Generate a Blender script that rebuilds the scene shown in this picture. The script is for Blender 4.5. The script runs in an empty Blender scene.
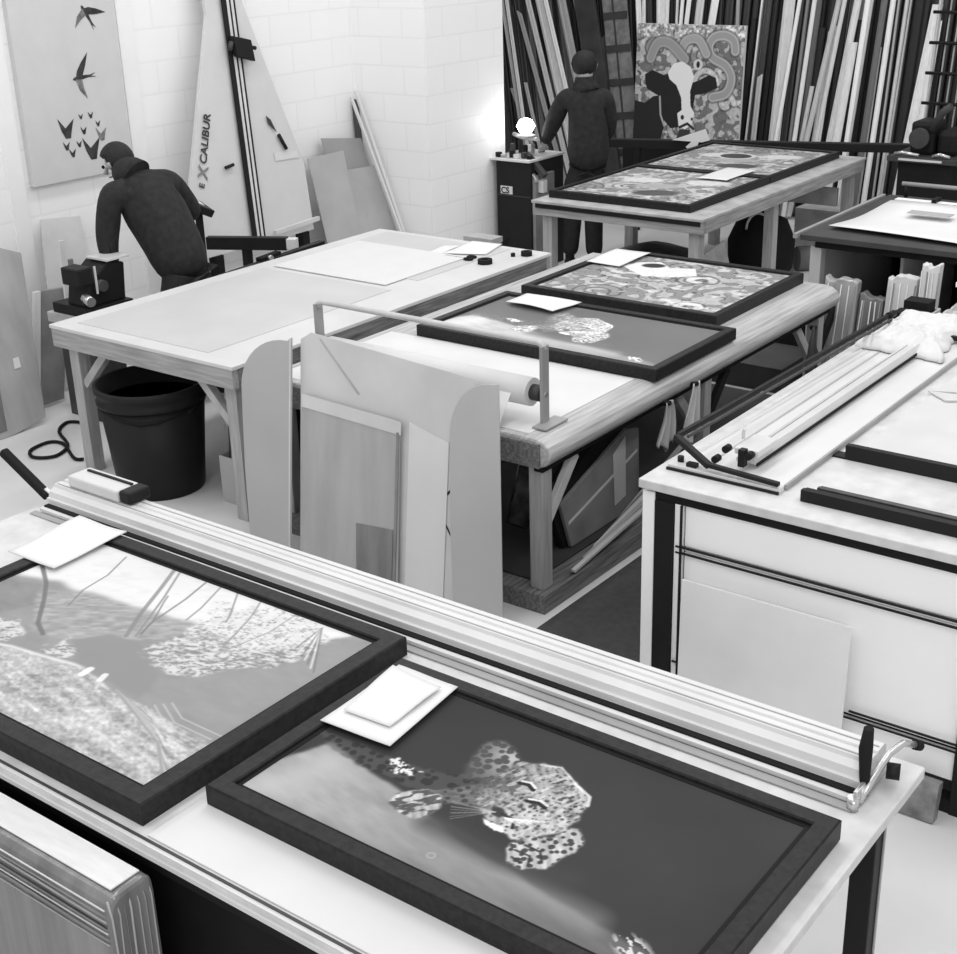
import bpy, bmesh, math, random
import numpy as np
from mathutils import Vector, Matrix

# ------------------------------------------------------------ camera, light, exposure
H = 2.85                        # camera height on the stair landing, room axes: X along bench fronts, Y into the room
YAW, PITCH, ROLL = math.radians(37.7), math.radians(22.4527), math.radians(1.79)
cam_data = bpy.data.cameras.new('camera'); cam = bpy.data.objects.new('camera', cam_data)
bpy.context.scene.collection.objects.link(cam)
cam_data.sensor_width = 36.0; cam_data.sensor_fit = 'HORIZONTAL'; cam_data.lens = 1379.5 / 957 * 36.0
cam.matrix_world = (Matrix.Translation((0, 0, H)) @ Matrix.Rotation(YAW, 4, 'Z') @
                    Matrix.Rotation(math.pi/2 - PITCH, 4, 'X') @ Matrix.Rotation(-ROLL, 4, 'Z'))
bpy.context.scene.camera = cam
vs = bpy.context.scene.view_settings
vs.view_transform = 'Standard'; vs.look = 'None'; vs.gamma = 1.0; vs.use_curve_mapping = False
vs.exposure = 0.07
world = bpy.data.worlds.new('world'); bpy.context.scene.world = world
world.use_nodes = True
world.node_tree.nodes['Background'].inputs[0].default_value = (1, 1, 1, 1)
world.node_tree.nodes['Background'].inputs[1].default_value = 0.64

def area_light(name, loc, sx, sy, power):
    l = bpy.data.lights.new(name, 'AREA'); l.shape = 'RECTANGLE'; l.size = sx; l.size_y = sy; l.energy = power
    o = bpy.data.objects.new(name, l); o.location = loc; bpy.context.scene.collection.objects.link(o)
    return o
for ly in (1.2, 4.2, 7.2, 10.4):                       # rows of overhead fluorescent battens
    for lx in (-6.2, -3.2, -0.2):
        area_light('ceiling_light', (lx, ly, 4.6), 0.5, 2.2, 29)

fill = area_light('fill_light', (2.6, -3.4, 3.4), 3.0, 2.2, 110)      # unseen fill added behind the camera to brighten the near-facing fronts
fill.rotation_euler = (math.radians(82), 0, math.radians(33))
# ------------------------------------------------------------ materials
def s2l(v):
    v = v / 255.0
    return v / 12.92 if v <= .04045 else ((v + .055) / 1.055) ** 2.4
_m = {}
def mat(name, v, rough=.6, var=0.06, scale=6, stretch=None, bump=0, metal=0, spec=.4, alpha=1, kind='noise'):
    if name in _m: return _m[name]
    m = bpy.data.materials.new(name); m.use_nodes = True; _m[name] = m
    nt = m.node_tree; b = nt.nodes['Principled BSDF']
    b.inputs['Roughness'].default_value = rough; b.inputs['Metallic'].default_value = metal
    b.inputs['Specular IOR Level'].default_value = spec
    b.inputs['Alpha'].default_value = alpha
    c = s2l(v)
    tc = nt.nodes.new('ShaderNodeTexCoord'); mp = nt.nodes.new('ShaderNodeMapping')
    nt.links.new(tc.outputs['Object'], mp.inputs[0])
    mp.inputs['Scale'].default_value = stretch or (1, 1, 1)
    n = nt.nodes.new('ShaderNodeTexNoise'); n.inputs['Scale'].default_value = scale; n.inputs['Detail'].default_value = 5
    nt.links.new(mp.outputs[0], n.inputs[0])
    r = nt.nodes.new('ShaderNodeValToRGB'); nt.links.new(n.outputs[0], r.inputs[0])
    lo, hi = max(c * (1 - 2.2 * var), 0), min(c * (1 + 2.2 * var), 1)
    r.color_ramp.elements[0].position = .3; r.color_ramp.elements[0].color = (lo, lo, lo, 1)
    r.color_ramp.elements[1].position = .7; r.color_ramp.elements[1].color = (hi, hi, hi, 1)
    nt.links.new(r.outputs[0], b.inputs['Base Color'])
    if bump:
        bp = nt.nodes.new('ShaderNodeBump'); bp.inputs['Strength'].default_value = bump; bp.inputs['Distance'].default_value = .01
        nt.links.new(n.outputs[0], bp.inputs['Height']); nt.links.new(bp.outputs[0], b.inputs['Normal'])
    return m
def art_mat(name, rough=.35, spec=.4):
    m = bpy.data.materials.new(name); m.use_nodes = True
    nt = m.node_tree; b = nt.nodes['Principled BSDF']
    b.inputs['Roughness'].default_value = rough; b.inputs['Specular IOR Level'].default_value = spec
    a = nt.nodes.new('ShaderNodeAttribute'); a.attribute_name = 'picture'
    nt.links.new(a.outputs['Color'], b.inputs['Base Color'])
    return m
def brick_mat():
    m = bpy.data.materials.new('painted_block'); m.use_nodes = True
    nt = m.node_tree; b = nt.nodes['Principled BSDF']; b.inputs['Roughness'].default_value = .45
    tc = nt.nodes.new('ShaderNodeTexCoord'); mp = nt.nodes.new('ShaderNodeMapping')
    nt.links.new(tc.outputs['UV'], mp.inputs[0])
    br = nt.nodes.new('ShaderNodeTexBrick'); nt.links.new(mp.outputs[0], br.inputs[0])
    br.inputs['Scale'].default_value = 1; br.inputs['Brick Width'].default_value = .44; br.inputs['Row Height'].default_value = .215
    br.inputs['Mortar Size'].default_value = .009; br.inputs['Mortar Smooth'].default_value = .6
    for i, v in enumerate((248, 246)):
        c = s2l(v); br.inputs[i + 1].default_value = (c, c, c, 1)
    c = s2l(240); br.inputs[3].default_value = (c, c, c, 1)
    nt.links.new(br.outputs[0], b.inputs['Base Color'])
    n = nt.nodes.new('ShaderNodeTexNoise'); n.inputs['Scale'].default_value = 9; n.inputs['Detail'].default_value = 6
    nt.links.new(tc.outputs['Object'], n.inputs[0])
    ad = nt.nodes.new('ShaderNodeMath'); ad.operation = 'MULTIPLY_ADD'; ad.inputs[1].default_value = .5
    nt.links.new(n.outputs[0], ad.inputs[0]); 
    inv = nt.nodes.new('ShaderNodeMath'); inv.operation = 'SUBTRACT'; inv.inputs[0].default_value = 1
    nt.links.new(br.outputs['Fac'], inv.inputs[1]); nt.links.new(inv.outputs[0], ad.inputs[2])
    bp = nt.nodes.new('ShaderNodeBump'); bp.inputs['Strength'].default_value = .10; bp.inputs['Distance'].default_value = .006
    nt.links.new(ad.outputs[0], bp.inputs['Height']); nt.links.new(bp.outputs[0], b.inputs['Normal'])
    return m
WALL = brick_mat()
FLOOR = mat('painted_concrete', 212, .5, .035, 1.6)
BLACK = mat('black_satin', 36, .45, .05, spec=.12)
BLACKM = mat('matt_black', 34, .75, .05, spec=.1)
FRAME = mat('black_stained_wood', 38, .4, .15, 60, (1, 1, 1), bump=.05, spec=.14)
FSIDE = mat('dark_rebate', 22, .7, spec=.2)
WOOD = mat('pale_timber', 172, .6, .1, 8, (1, 1, 1))
WOODX = mat('timber_grain_across', 155, .6, .10, 5, (1, 14, 14), bump=.05)
WOODY = mat('timber_grain_along', 150, .6, .13, 5, (14, 1, 14), bump=.1)
DWOODY = mat('worn_dark_timber', 112, .6, .22, 5, (14, 1, 14), bump=.15)
WOODZ = mat('timber_grain_upright', 165, .6, .08, 5, (14, 14, 1))
GREYTOP = mat('grey_bench_board', 203, .55, .03, 3)
INSET = mat('grey_cutting_mat', 192, .5, .02, 3)
LTOP = mat('light_bench_board', 205, .5, .05, 14)
MATB = mat('white_mount_board', 214, .6, .02, 3)
WHITE = mat('white_paper', 224, .6, .01, 3)
WHITEP = mat('white_laminate', 250, .4, .02, 2)
ALU = mat('brushed_aluminium', 208, .32, .03, 4, spec=.5)
ALUD = mat('grey_aluminium', 150, .4, .06, 4, spec=.5)
CHROME = mat('polished_steel', 200, .25, .03, 4, metal=.7)
CARD = mat('grey_card', 170, .7, .04, 4)
CARDL = mat('pale_card', 200, .7, .04, 4)
FILM = mat('grey_plastic_film', 165, .22, .05, 3, (3, 3, .4), bump=.08, spec=.6)
FILMD = mat('streaky_plastic_film', 118, .22, .12, 3, (6, 6, .3), bump=.12, spec=.6)
CLEAR = mat('clear_protective_sheet', 200, .2, .04, 3, spec=.6)
GREY = mat('mid_grey', 130, .6, .1)
DGREY = mat('dark_grey', 60, .6, .1)
JACKET = mat('black_jacket_cloth', 36, .9, .15, 25, bump=.2)
TROUS = mat('black_trouser_cloth', 31, .8, .12, 25, bump=.15)
SKIN = mat('skin', 165, .5, .03)
HAIR = mat('dark_hair', 24, .7, .2, 60, bump=.3)

# ------------------------------------------------------------ building helpers
C = bpy.context.scene.collection
def thing(name, label, cat, loc=(0, 0, 0), group=None):
    o = bpy.data.objects.new(name, None); C.objects.link(o); o.location = loc
    o.empty_display_size = .1
    o['label'] = label; o['category'] = cat
    if group: o['group'] = group
    return o
def tag(o, label, cat, group=None):
    o['label'] = label; o['category'] = cat
    if group: o['group'] = group
    return o
def root_loc(p):
    v = Vector(p.location)
    if p.parent: pass
    return v
def link(name, me, m, parent=None, bevel=0, smooth=False):
    o = bpy.data.objects.new(name, me); C.objects.link(o)
    ms = m if isinstance(m, (list, tuple)) else [m]
    for k in ms: me.materials.append(k)
    if parent is not None:
        o.parent = parent
        r = parent
        while r.parent: r = r.parent
        if parent is r: o.matrix_parent_inverse = Matrix.Translation(r.location).inverted()
    if smooth:
        for p in me.polygons: p.use_smooth = True
    if bevel:
        b = o.modifiers.new('bevel', 'BEVEL'); b.width = bevel; b.segments = 2; b.limit_method = 'ANGLE'
    return o
class MB:
    def __init__(s): s.bm = bmesh.new()
    def box(s, x0, x1, y0, y1, z0, z1, rot=None, piv=None, mi=0):
        vs = [Vector((x, y, z)) for z in (z0, z1) for y in (y0, y1) for x in (x0, x1)]
        if rot is not None:
            pv = Vector(piv) if piv is not None else Vector(((x0+x1)/2, (y0+y1)/2, (z0+z1)/2))
            vs = [pv + rot @ (v - pv) for v in vs]
        v = [s.bm.verts.new(c) for c in vs]
        for f in ((0, 2, 3, 1), (4, 5, 7, 6), (0, 1, 5, 4), (2, 6, 7, 3), (0, 4, 6, 2), (1, 3, 7, 5)):
            s.bm.faces.new([v[i] for i in f]).material_index = mi
        return s
    def bar(s, a, b, w, t, up=(0, 0, 1), mi=0):           # rectangular bar from a to b; w across, t along 'up'
        a, b = Vector(a), Vector(b); d = (b - a).normalized(); u = Vector(up)
        if abs(d.dot(u)) > .98: u = Vector((0, 1, 0))
        x = d.cross(u).normalized(); y = x.cross(d).normalized()
        v = []
        for p in (a, b):
            for sx, sy in ((-1, -1), (1, -1), (1, 1), (-1, 1)):
                v.append(s.bm.verts.new(p + x * sx * w / 2 + y * sy * t / 2))
        for f in ((3, 2, 1, 0), (4, 5, 6, 7), (0, 1, 5, 4), (1, 2, 6, 5), (2, 3, 7, 6), (3, 0, 4, 7)):
            s.bm.faces.new([v[i] for i in f]).material_index = mi
        return s
    def tube(s, pts, r, n=10, cap=True, mi=0):
        pts = [Vector(p) for p in pts]; rings = []
        rr = r if isinstance(r, (list, tuple)) else [r] * len(pts)
        prev = None
        for i, p in enumerate(pts):
            d = (pts[min(i+1, len(pts)-1)] - pts[max(i-1, 0)]).normalized()
            ref = prev if prev is not None else (Vector((0, 0, 1)) if abs(d.z) < .9 else Vector((1, 0, 0)))
            x = (ref - d * ref.dot(d)).normalized(); y = d.cross(x); prev = x
            rings.append([s.bm.verts.new(p + (x * math.cos(2*math.pi*k/n) + y * math.sin(2*math.pi*k/n)) * rr[i]) for k in range(n)])
        for i in range(len(rings)-1):
            for k in range(n):
                f = s.bm.faces.new((rings[i][k], rings[i][(k+1) % n], rings[i+1][(k+1) % n], rings[i+1][k])); f.material_index = mi; f.smooth = True
        if cap:
            s.bm.faces.new(rings[0][::-1]).material_index = mi; s.bm.faces.new(rings[-1]).material_index = mi
        return s
    def lathe(s, c, prof, n=28, mi=0):                     # prof = [(r, z)...] around vertical axis at c
        rings = [[s.bm.verts.new((c[0] + r*math.cos(2*math.pi*k/n), c[1] + r*math.sin(2*math.pi*k/n), c[2] + z)) for k in range(n)] for r, z in prof]
        for i in range(len(rings)-1):
            for k in range(n):
                f = s.bm.faces.new((rings[i][k], rings[i][(k+1) % n], rings[i+1][(k+1) % n], rings[i+1][k])); f.smooth = True; f.material_index = mi
        s.bm.faces.new(rings[0][::-1]).material_index = mi; s.bm.faces.new(rings[-1]).material_index = mi
        return s
    def prism(s, pts, off, mi=0):                          # polygon of 3-D points pushed by vector off
        off = Vector(off); a = [s.bm.verts.new(p) for p in pts]; b = [s.bm.verts.new(Vector(p) + off) for p in pts]
        n = len(a); s.bm.faces.new(a).material_index = mi; s.bm.faces.new(b[::-1]).material_index = mi
        for i in range(n):
            s.bm.faces.new((a[i], b[i], b[(i+1) % n], a[(i+1) % n])).material_index = mi
        return s
    def build(s, name, m, parent=None, bevel=0, recalc=True):
        me = bpy.data.meshes.new(name)
        if recalc: bmesh.ops.recalc_face_normals(s.bm, faces=s.bm.faces)
        s.bm.to_mesh(me); s.bm.free()
        return link(name, me, m, parent, bevel)
def box(name, m, parent, *a, bevel=.002, **k): return MB().box(*a, **k).build(name, m, parent, bevel)
def RX(d): return Matrix.Rotation(math.radians(d), 3, 'X')
def RY(d): return Matrix.Rotation(math.radians(d), 3, 'Y')
def RZ(d): return Matrix.Rotation(math.radians(d), 3, 'Z')
def struct(name, mb, m):
    o = mb.build(name, m); o['kind'] = 'structure'; return o
def sheet(name, m, pts, z, parent=None, th=.002, bumpy=0.0, seed=1, n=10):
    """thin paper lying flat: quad corner points, slight curl"""
    rnd = random.Random(seed); mb = MB(); p = [Vector((x, y, z)) for x, y in pts]
    g = []
    ph = rnd.random() * 6
    for j in range(n+1):
        row = []
        for i in range(n+1):
            u, v = i/n, j/n
            q = (p[0]*(1-u) + p[1]*u) * (1-v) + (p[3]*(1-u) + p[2]*u) * v
            q = q + Vector((0, 0, .001 + bumpy * (.5 + .5*math.sin(u*4+ph)) * (.5+.5*math.cos(v*5+ph)) ))
            row.append(q)
        g.append(row)
    for dz in (0, th):
        vv = [[mb.bm.verts.new(q + Vector((0, 0, dz))) for q in row] for row in g]
        for j in range(n):
            for i in range(n):
                f = mb.bm.faces.new((vv[j][i], vv[j][i+1], vv[j+1][i+1], vv[j+1][i])); f.smooth = bumpy > 0
        if dz == 0: base = vv
    loop = lambda w: [w[0][i] for i in range(n)] + [w[j][n] for j in range(n)] + [w[n][i] for i in range(n, 0, -1)] + [w[j][0] for j in range(n, 0, -1)]
    a, b = loop(base), loop(vv)
    for i in range(len(a)): mb.bm.faces.new((a[i], a[(i+1) % len(a)], b[(i+1) % len(a)], b[i]))
    return mb.build(name, m, parent)

# ------------------------------------------------------------ pictures painted as arrays on dense grids
class Art:
    def __init__(s, W, Hh, nx, seed=0):
        s.W, s.H = W, Hh; s.nx = nx; s.ny = max(2, int(nx * Hh / W)); s.r = np.random.RandomState(seed)
        u = np.linspace(0, 1, s.nx); v = np.linspace(0, 1, s.ny); s.U, s.V = np.meshgrid(u, v)
        s.X, s.Y = s.U * W, s.V * Hh; s.a = np.full(s.U.shape, 128.0)
    def noise(s, sx, sy=None, oct=4, ang=0):
        sy = sy or sx; out = np.zeros_like(s.a); amp = 1; tot = 0
        c, n_ = math.cos(ang), math.sin(ang)
        P, Q = s.X*c + s.Y*n_, -s.X*n_ + s.Y*c
        for o in range(oct):
            g = s.r.rand(64, 64); x = P / sx * 2**o + 1000; y = Q / sy * 2**o + 1000
            xi, yi = np.floor(x).astype(int), np.floor(y).astype(int); fx, fy = x-xi, y-yi
            fx, fy = fx*fx*(3-2*fx), fy*fy*(3-2*fy)
            a_ = g[yi % 64, xi % 64]; b_ = g[yi % 64, (xi+1) % 64]; c_ = g[(yi+1) % 64, xi % 64]; d_ = g[(yi+1) % 64, (xi+1) % 64]
            out += amp * ((a_*(1-fx)+b_*fx)*(1-fy) + (c_*(1-fx)+d_*fx)*fy); tot += amp; amp *= .5
        return out / tot
    def mix(s, k, v): s.a = s.a*(1-k) + v*k
    def ell(s, u, v, ru, rv, ang=0, soft=.15):             # radii in metres, mask 0..1
        dx, dy = s.X - u*s.W, s.Y - v*s.H; c, n_ = math.cos(ang), math.sin(ang)
        d = np.sqrt(((dx*c+dy*n_)/ru)**2 + ((-dx*n_+dy*c)/rv)**2)
        return np.clip((1-d)/soft + .5, 0, 1)
    def dist(s, pts):
        d = np.full(s.a.shape, 9.0)
        for (a, b), (c, e) in zip(pts, pts[1:]):
            ax, ay, bx, by = a*s.W, b*s.H, c*s.W, e*s.H
            L = (bx-ax)**2 + (by-ay)**2 + 1e-9
            t = np.clip(((s.X-ax)*(bx-ax) + (s.Y-ay)*(by-ay))/L, 0, 1)
            d = np.minimum(d, np.hypot(s.X-ax-t*(bx-ax), s.Y-ay-t*(by-ay)))
        return d
    def curve(s, pts, n=6):
        P = [np.array(p) for p in pts]; out = []
        for i in range(len(P)-1):
            a, b, c, d = P[max(i-1, 0)], P[i], P[i+1], P[min(i+2, len(P)-1)]
            for k in range(n):
                t = k/n; out.append(tuple(.5*(2*b + (c-a)*t + (2*a-5*b+4*c-d)*t*t + (3*b-a-3*c+d)*t**3)))
        return out + [tuple(P[-1])]
    def line(s, pts, w, val, k=1.0):
        s.mix(k*np.clip((w - s.dist(pts))/(w*.5) + .5, 0, 1), val)
    def poly(s, pts, soft=.004):
        inside = np.zeros(s.a.shape, bool); n = len(pts)
        for i in range(n):
            x1, y1 = pts[i]; x2, y2 = pts[(i+1) % n]
            c = (y1 > s.V) != (y2 > s.V)
            with np.errstate(divide='ignore', invalid='ignore'):
                inside ^= c & (s.U < (x2-x1)*(s.V-y1)/((y2-y1) or 1e-9) + x1)
        return inside.astype(float)
    def build(s, name, parent, o, ex, ey, m):              # o origin, ex / ey unit vectors
        o, ex, ey = np.array(o), np.array(ex), np.array(ey)
        P = o + s.X[..., None]*ex + s.Y[..., None]*ey
        nx, ny = s.nx, s.ny
        idx = np.arange(nx*ny).reshape(ny, nx)
        q = np.stack([idx[:-1, :-1], idx[:-1, 1:], idx[1:, 1:], idx[1:, :-1]], -1).reshape(-1, 4)
        me = bpy.data.meshes.new(name); me.from_pydata(P.reshape(-1, 3).tolist(), [], q.tolist())
        v = np.clip(s.a, 0, 255)/255; l = np.where(v <= .04045, v/12.92, ((v+.055)/1.055)**2.4).reshape(-1)
        ca = me.color_attributes.new('picture', 'FLOAT_COLOR', 'POINT')
        ca.data.foreach_set('color', np.stack([l, l, l, np.ones_like(l)], -1).reshape(-1).astype(np.float32))
        return link(name, me, m, parent)

def picture_frame(name, label, x0, x1, y0, y1, z, h, bw, art, am, group=None):
    t = thing(name, label, 'framed picture', ((x0+x1)/2, (y0+y1)/2, z), group)
    mb = MB(); zt = z + h; e = .004
    O = [(x0, y0), (x1, y0), (x1, y1), (x0, y1)]; I = [(x0+bw, y0+bw), (x1-bw, y0+bw), (x1-bw, y1-bw), (x0+bw, y1-bw)]
    def ring(r, zz): return [mb.bm.verts.new((a, b, zz)) for a, b in r]
    def inset(r, d): 
        cx, cy = (x0+x1)/2, (y0+y1)/2
        return [(a + (d if a < cx else -d), b + (d if b < cy else -d)) for a, b in r]
    rs = [ring(O, z), ring(O, zt-e), ring(inset(O, e), zt), ring(inset(I, -e), zt), ring(I, zt-e), ring(I, zt-.012), ring(I, z)]
    for i in range(len(rs)):
        A, B = rs[i], rs[(i+1) % len(rs)]
        for k in range(4):
            mb.bm.faces.new((A[k], A[(k+1) % 4], B[(k+1) % 4], B[k]))
    mb.build('frame', FRAME, t)
    g = .012; mb = MB()                                    # dark rebate lip
    J = inset(I, g)
    for a, b in ((I, J),):
        A, B = ring(a, zt-.010), ring(b, zt-.010); A2, B2 = ring(a, zt-.02), ring(b, zt-.02)
        for P_, Q_ in ((A, B), (B, B2), (B2, A2), (A2, A)):
            for k in range(4): mb.bm.faces.new((P_[k], P_[(k+1) % 4], Q_[(k+1) % 4], Q_[k]))
    mb.build('rebate_lip', FSIDE, t)
    p = art.build('picture', t, (x0+bw+g*.6, y0+bw+g*.6, zt-.012), (1, 0, 0), (0, 1, 0), am)
    box('backing_board', CARD, t, x0+bw+.001, x1-bw-.001, y0+bw+.001, y1-bw-.001, z+.004, z+.01, bevel=0)
    return t
def art_for(x0, x1, y0, y1, bw, nx, seed):
    k = bw + .0072
    return Art(x1-x0-2*k, y1-y0-2*k, nx, seed)

# ------------------------------------------------------------ the setting
def wall_quad(name, o, ex, ey, L, Hh, th, m):
    """wall slab with metric UVs; o lower corner, ex along, thickness pushed away from the room"""
    me = bpy.data.meshes.new(name); o, ex, ey = Vector(o), Vector(ex), Vector((0, 0, 1)); n = Vector(ey.cross(ex)) * th
    P = [o, o+ex*L, o+ex*L+ey*Hh, o+ey*Hh]; P += [p+n for p in P]
    me.from_pydata([tuple(p) for p in P], [], [(0, 1, 2, 3), (7, 6, 5, 4), (0, 4, 5, 1), (1, 5, 6, 2), (2, 6, 7, 3), (3, 7, 4, 0)])
    uv = me.uv_layers.new(name='UVMap')
    for poly in me.polygons:
        for li, vi in zip(poly.loop_indices, poly.vertices):
            v = me.vertices[vi].co; uv.data[li].uv = ((v-o).dot(ex) + (v-o).dot(n.normalized()), (v-o).z)
    ob = link(name, me, m); ob['kind'] = 'structure'; return ob
struct('floor', MB().box(-10.2, 3.2, 0.2, 13.6, -.1, 0), FLOOR)
wall_quad('wall_left', (-7.7, 1.0, 0), (0, 1, 0), None, 7.5, 4.4, .15, WALL)
pil = MB().box(-9.9, -6.95, 8.5, 9.5, 0, 4.4).build('wall_pillar', WALL); pil['kind'] = 'structure'
uv = pil.data.uv_layers.new(name='UVMap')
for poly in pil.data.polygons:
    for li, vi in zip(poly.loop_indices, poly.vertices):
        v = pil.data.vertices[vi].co; uv.data[li].uv = (v.x + v.y, v.z)
WB = mat('shade_grey_wall', 120, .8, .05, 2)  # wall colour darkened to stand in for shade behind the rack
struct('wall_back', MB().box(-10.2, 3.2, 13.1, 13.25, 0, 4.4), WB)
struct('wall_recess', MB().box(-10.2, -9.95, 9.5, 13.1, 0, 4.4), WB)

# ------------------------------------------------------------ front bench
b = thing('cutting_bench', 'long front bench with pale top and dark legs, carrying the tree and leopard frames', 'workbench', (-2.46, 2.2, 0))
box('bench_top', LTOP, b, -4.06, -.874, 1.567, 2.86, .868, .9, bevel=.004)
box('edge_strip', ALU, b, -4.05, -.9, 1.561, 1.567, .872, .884, bevel=0)
box('front_rail', BLACKM, b, -4.0, -.95, 1.60, 1.64, .80, .868)
box('back_rail', BLACKM, b, -4.0, -.95, 2.76, 2.80, .80, .868)
for x, y in ((-.96, 2.76), (-.96, 1.70), (-3.98, 2.76), (-3.98, 1.70)):
    l = MB(); l.box(x-.03, x+.03, y-.035, y+.035, 0, .868); l.build('leg', BLACK, b, .004)
    if x > -2: box('leg_trim', ALUD, b, x+.031, x+.034, y+.01, y+.018, .02, .86, bevel=0)
box('side_beam', ALUD, b, -1.10, -1.04, 1.62, 2.28, .815, .866)
cb = thing('dark_filler_box', 'dark box added for the shade underneath the front bench', 'cabinet', (-2.7, 2.2, 0))  # black box added to stand in for the shade under the bench
box('dark_box_body', BLACKM, cb, -3.9, -1.62, 1.68, 2.74, .02, .79)
box('dark_box_base', BLACK, cb, -3.85, -1.67, 1.7, 2.7, 0, .02)
box('edge_groove', DGREY, b, -4.05, -.9, 1.580, 1.588, .9, .9015, bevel=0)
box('edge_lip', ALU, b, -4.05, -.9, 1.5675, 1.574, .9, .902, bevel=0)
mt = box('white_backing_board', MATB, None, -2.225, -.93, 1.594, 2.30, .9, .905); tag(mt, 'thin white board lying on the front bench beneath the leopard frame', 'board')

# aluminium straight edge cutter along the back of the bench
sc = thing('straight_edge_cutter', 'long ribbed aluminium cutter bar lying along the back of the front bench', 'cutter bar', (-2.47, 2.72, .9))
MB().prism([(-4.0, y, z) for y, z in ((2.615, .905), (2.80, .905), (2.80, .925), (2.79, .925), (2.79, .975), (2.775, .985), (2.735, .985), (2.73, .978), (2.722, .985), (2.69, .985), (2.685, .975), (2.665, .965), (2.66, .945), (2.65, .945), (2.65, .925), (2.615, .918))], (3.05, 0, 0)).build('extruded_bar', ALU, sc, .001)
box('rubber_grip', BLACKM, sc, -3.99, -.955, 2.628, 2.648, .918, .926, bevel=0)
box('base_strip', ALUD, sc, -4.02, -.95, 2.585, 2.612, .9, .906, bevel=.001)
box('scale_groove', ALUD, sc, -3.99, -.955, 2.695, 2.700, .984, .9865, bevel=0)
box('scale_groove', ALUD, sc, -3.99, -.955, 2.752, 2.756, .984, .9865, bevel=0)
ch = box('cutting_head', ALU, sc, -3.93, -3.66, 2.70, 2.80, .985, 1.03, bevel=.008)
box('head_end', BLACK, ch, -3.66, -3.60, 2.705, 2.80, .987, 1.032, bevel=.01)
box('head_slot', BLACK, ch, -3.90, -3.66, 2.765, 2.775, 1.03, 1.036, bevel=0)
MB().bar((-4.03, 2.68, .93), (-4.24, 2.66, 1.07), .034, .03).build('handle', BLACKM, sc, .008)
MB().bar((-3.99, 2.70, .90), (-4.05, 2.68, .955), .02, .02).build('handle_socket', CHROME, sc, .003)
MB().tube([(-.945, 2.655, .91), (-.95, 2.66, .96), (-.955, 2.665, 1.03), (-.952, 2.665, 1.085)], [.009, .013, .017, .012], 10).build('lever', BLACKM, sc)
MB().tube([(-.945, 2.62, .91), (-.935, 2.68, .955), (-.925, 2.74, .985), (-.915, 2.80, .985), (-.90, 2.84, .965)], .009, 10).build('curved_arm', CHROME, sc)
MB().tube([(-.90, 2.84, .965), (-.893, 2.858, .955)], .013, 12).build('arm_tip', BLACKM, sc)
MB().tube([(-.925, 2.73, .945), (-.895, 2.74, .945)], .02, 14).build('clamp_knob', BLACK, sc)
MB().tube([(-.95, 2.60, .901), (-.95, 2.60, .935)], .014, 10).build('pivot_bolt', CHROME, sc)
box('end_plate', CHROME, sc, -.952, -.942, 2.60, 2.80, .902, .95)

# ------------------------------------------------------------ artworks
AM = art_mat('satin_print', .5, .08); AMG = art_mat('glazed_print', .4, .5)
def worley(A, sc, seed, jit=.8, ax=1.0):
    """distance to the nearest of jittered grid points, and a random value of that point"""
    rs = np.random.RandomState(seed); G = rs.rand(80, 80, 3)
    x, y = A.X/sc + 20, A.Y*ax/sc + 20; xi, yi = np.floor(x).astype(int), np.floor(y).astype(int)
    d = np.full(A.a.shape, 9.0); idv = np.zeros(A.a.shape)
    for i in (-1, 0, 1):
        for j in (-1, 0, 1):
            g = G[(yi+j) % 80, (xi+i) % 80]; dd = np.hypot(xi+i+.5+(g[..., 0]-.5)*jit-x, yi+j+.5+(g[..., 1]-.5)*jit-y)
            k = dd < d; d = np.where(k, dd, d); idv = np.where(k, g[..., 2], idv)
    return d, idv
def blur(m, n=2):
    for _ in range(n):
        m = (m + np.roll(m, 1, 0) + np.roll(m, -1, 0) + np.roll(m, 1, 1) + np.roll(m, -1, 1))/5
    return m
def spots(A, sc, seed, lo=.28, hi=.42, ring=False):
    d, i = worley(A, sc, seed); d = d + (A.noise(sc*.8, oct=2)-.5)*.35
    r = lo + (hi-lo)*i
    if ring: return np.clip(1-np.abs(d-r)/.13, 0, 1)*(A.noise(sc*.9, oct=1) > .33)
    return np.clip((r-d)/.10, 0, 1)
def wpoly(A, pts, amp=.02, sc=.03, soft=2):
    U, V = A.U, A.V; A.U = U + (A.noise(sc)-.5)*amp; A.V = V + (A.noise(sc)-.5)*amp*A.W/A.H
    m = A.poly(pts); A.U, A.V = U, V; return blur(m, soft)
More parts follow.
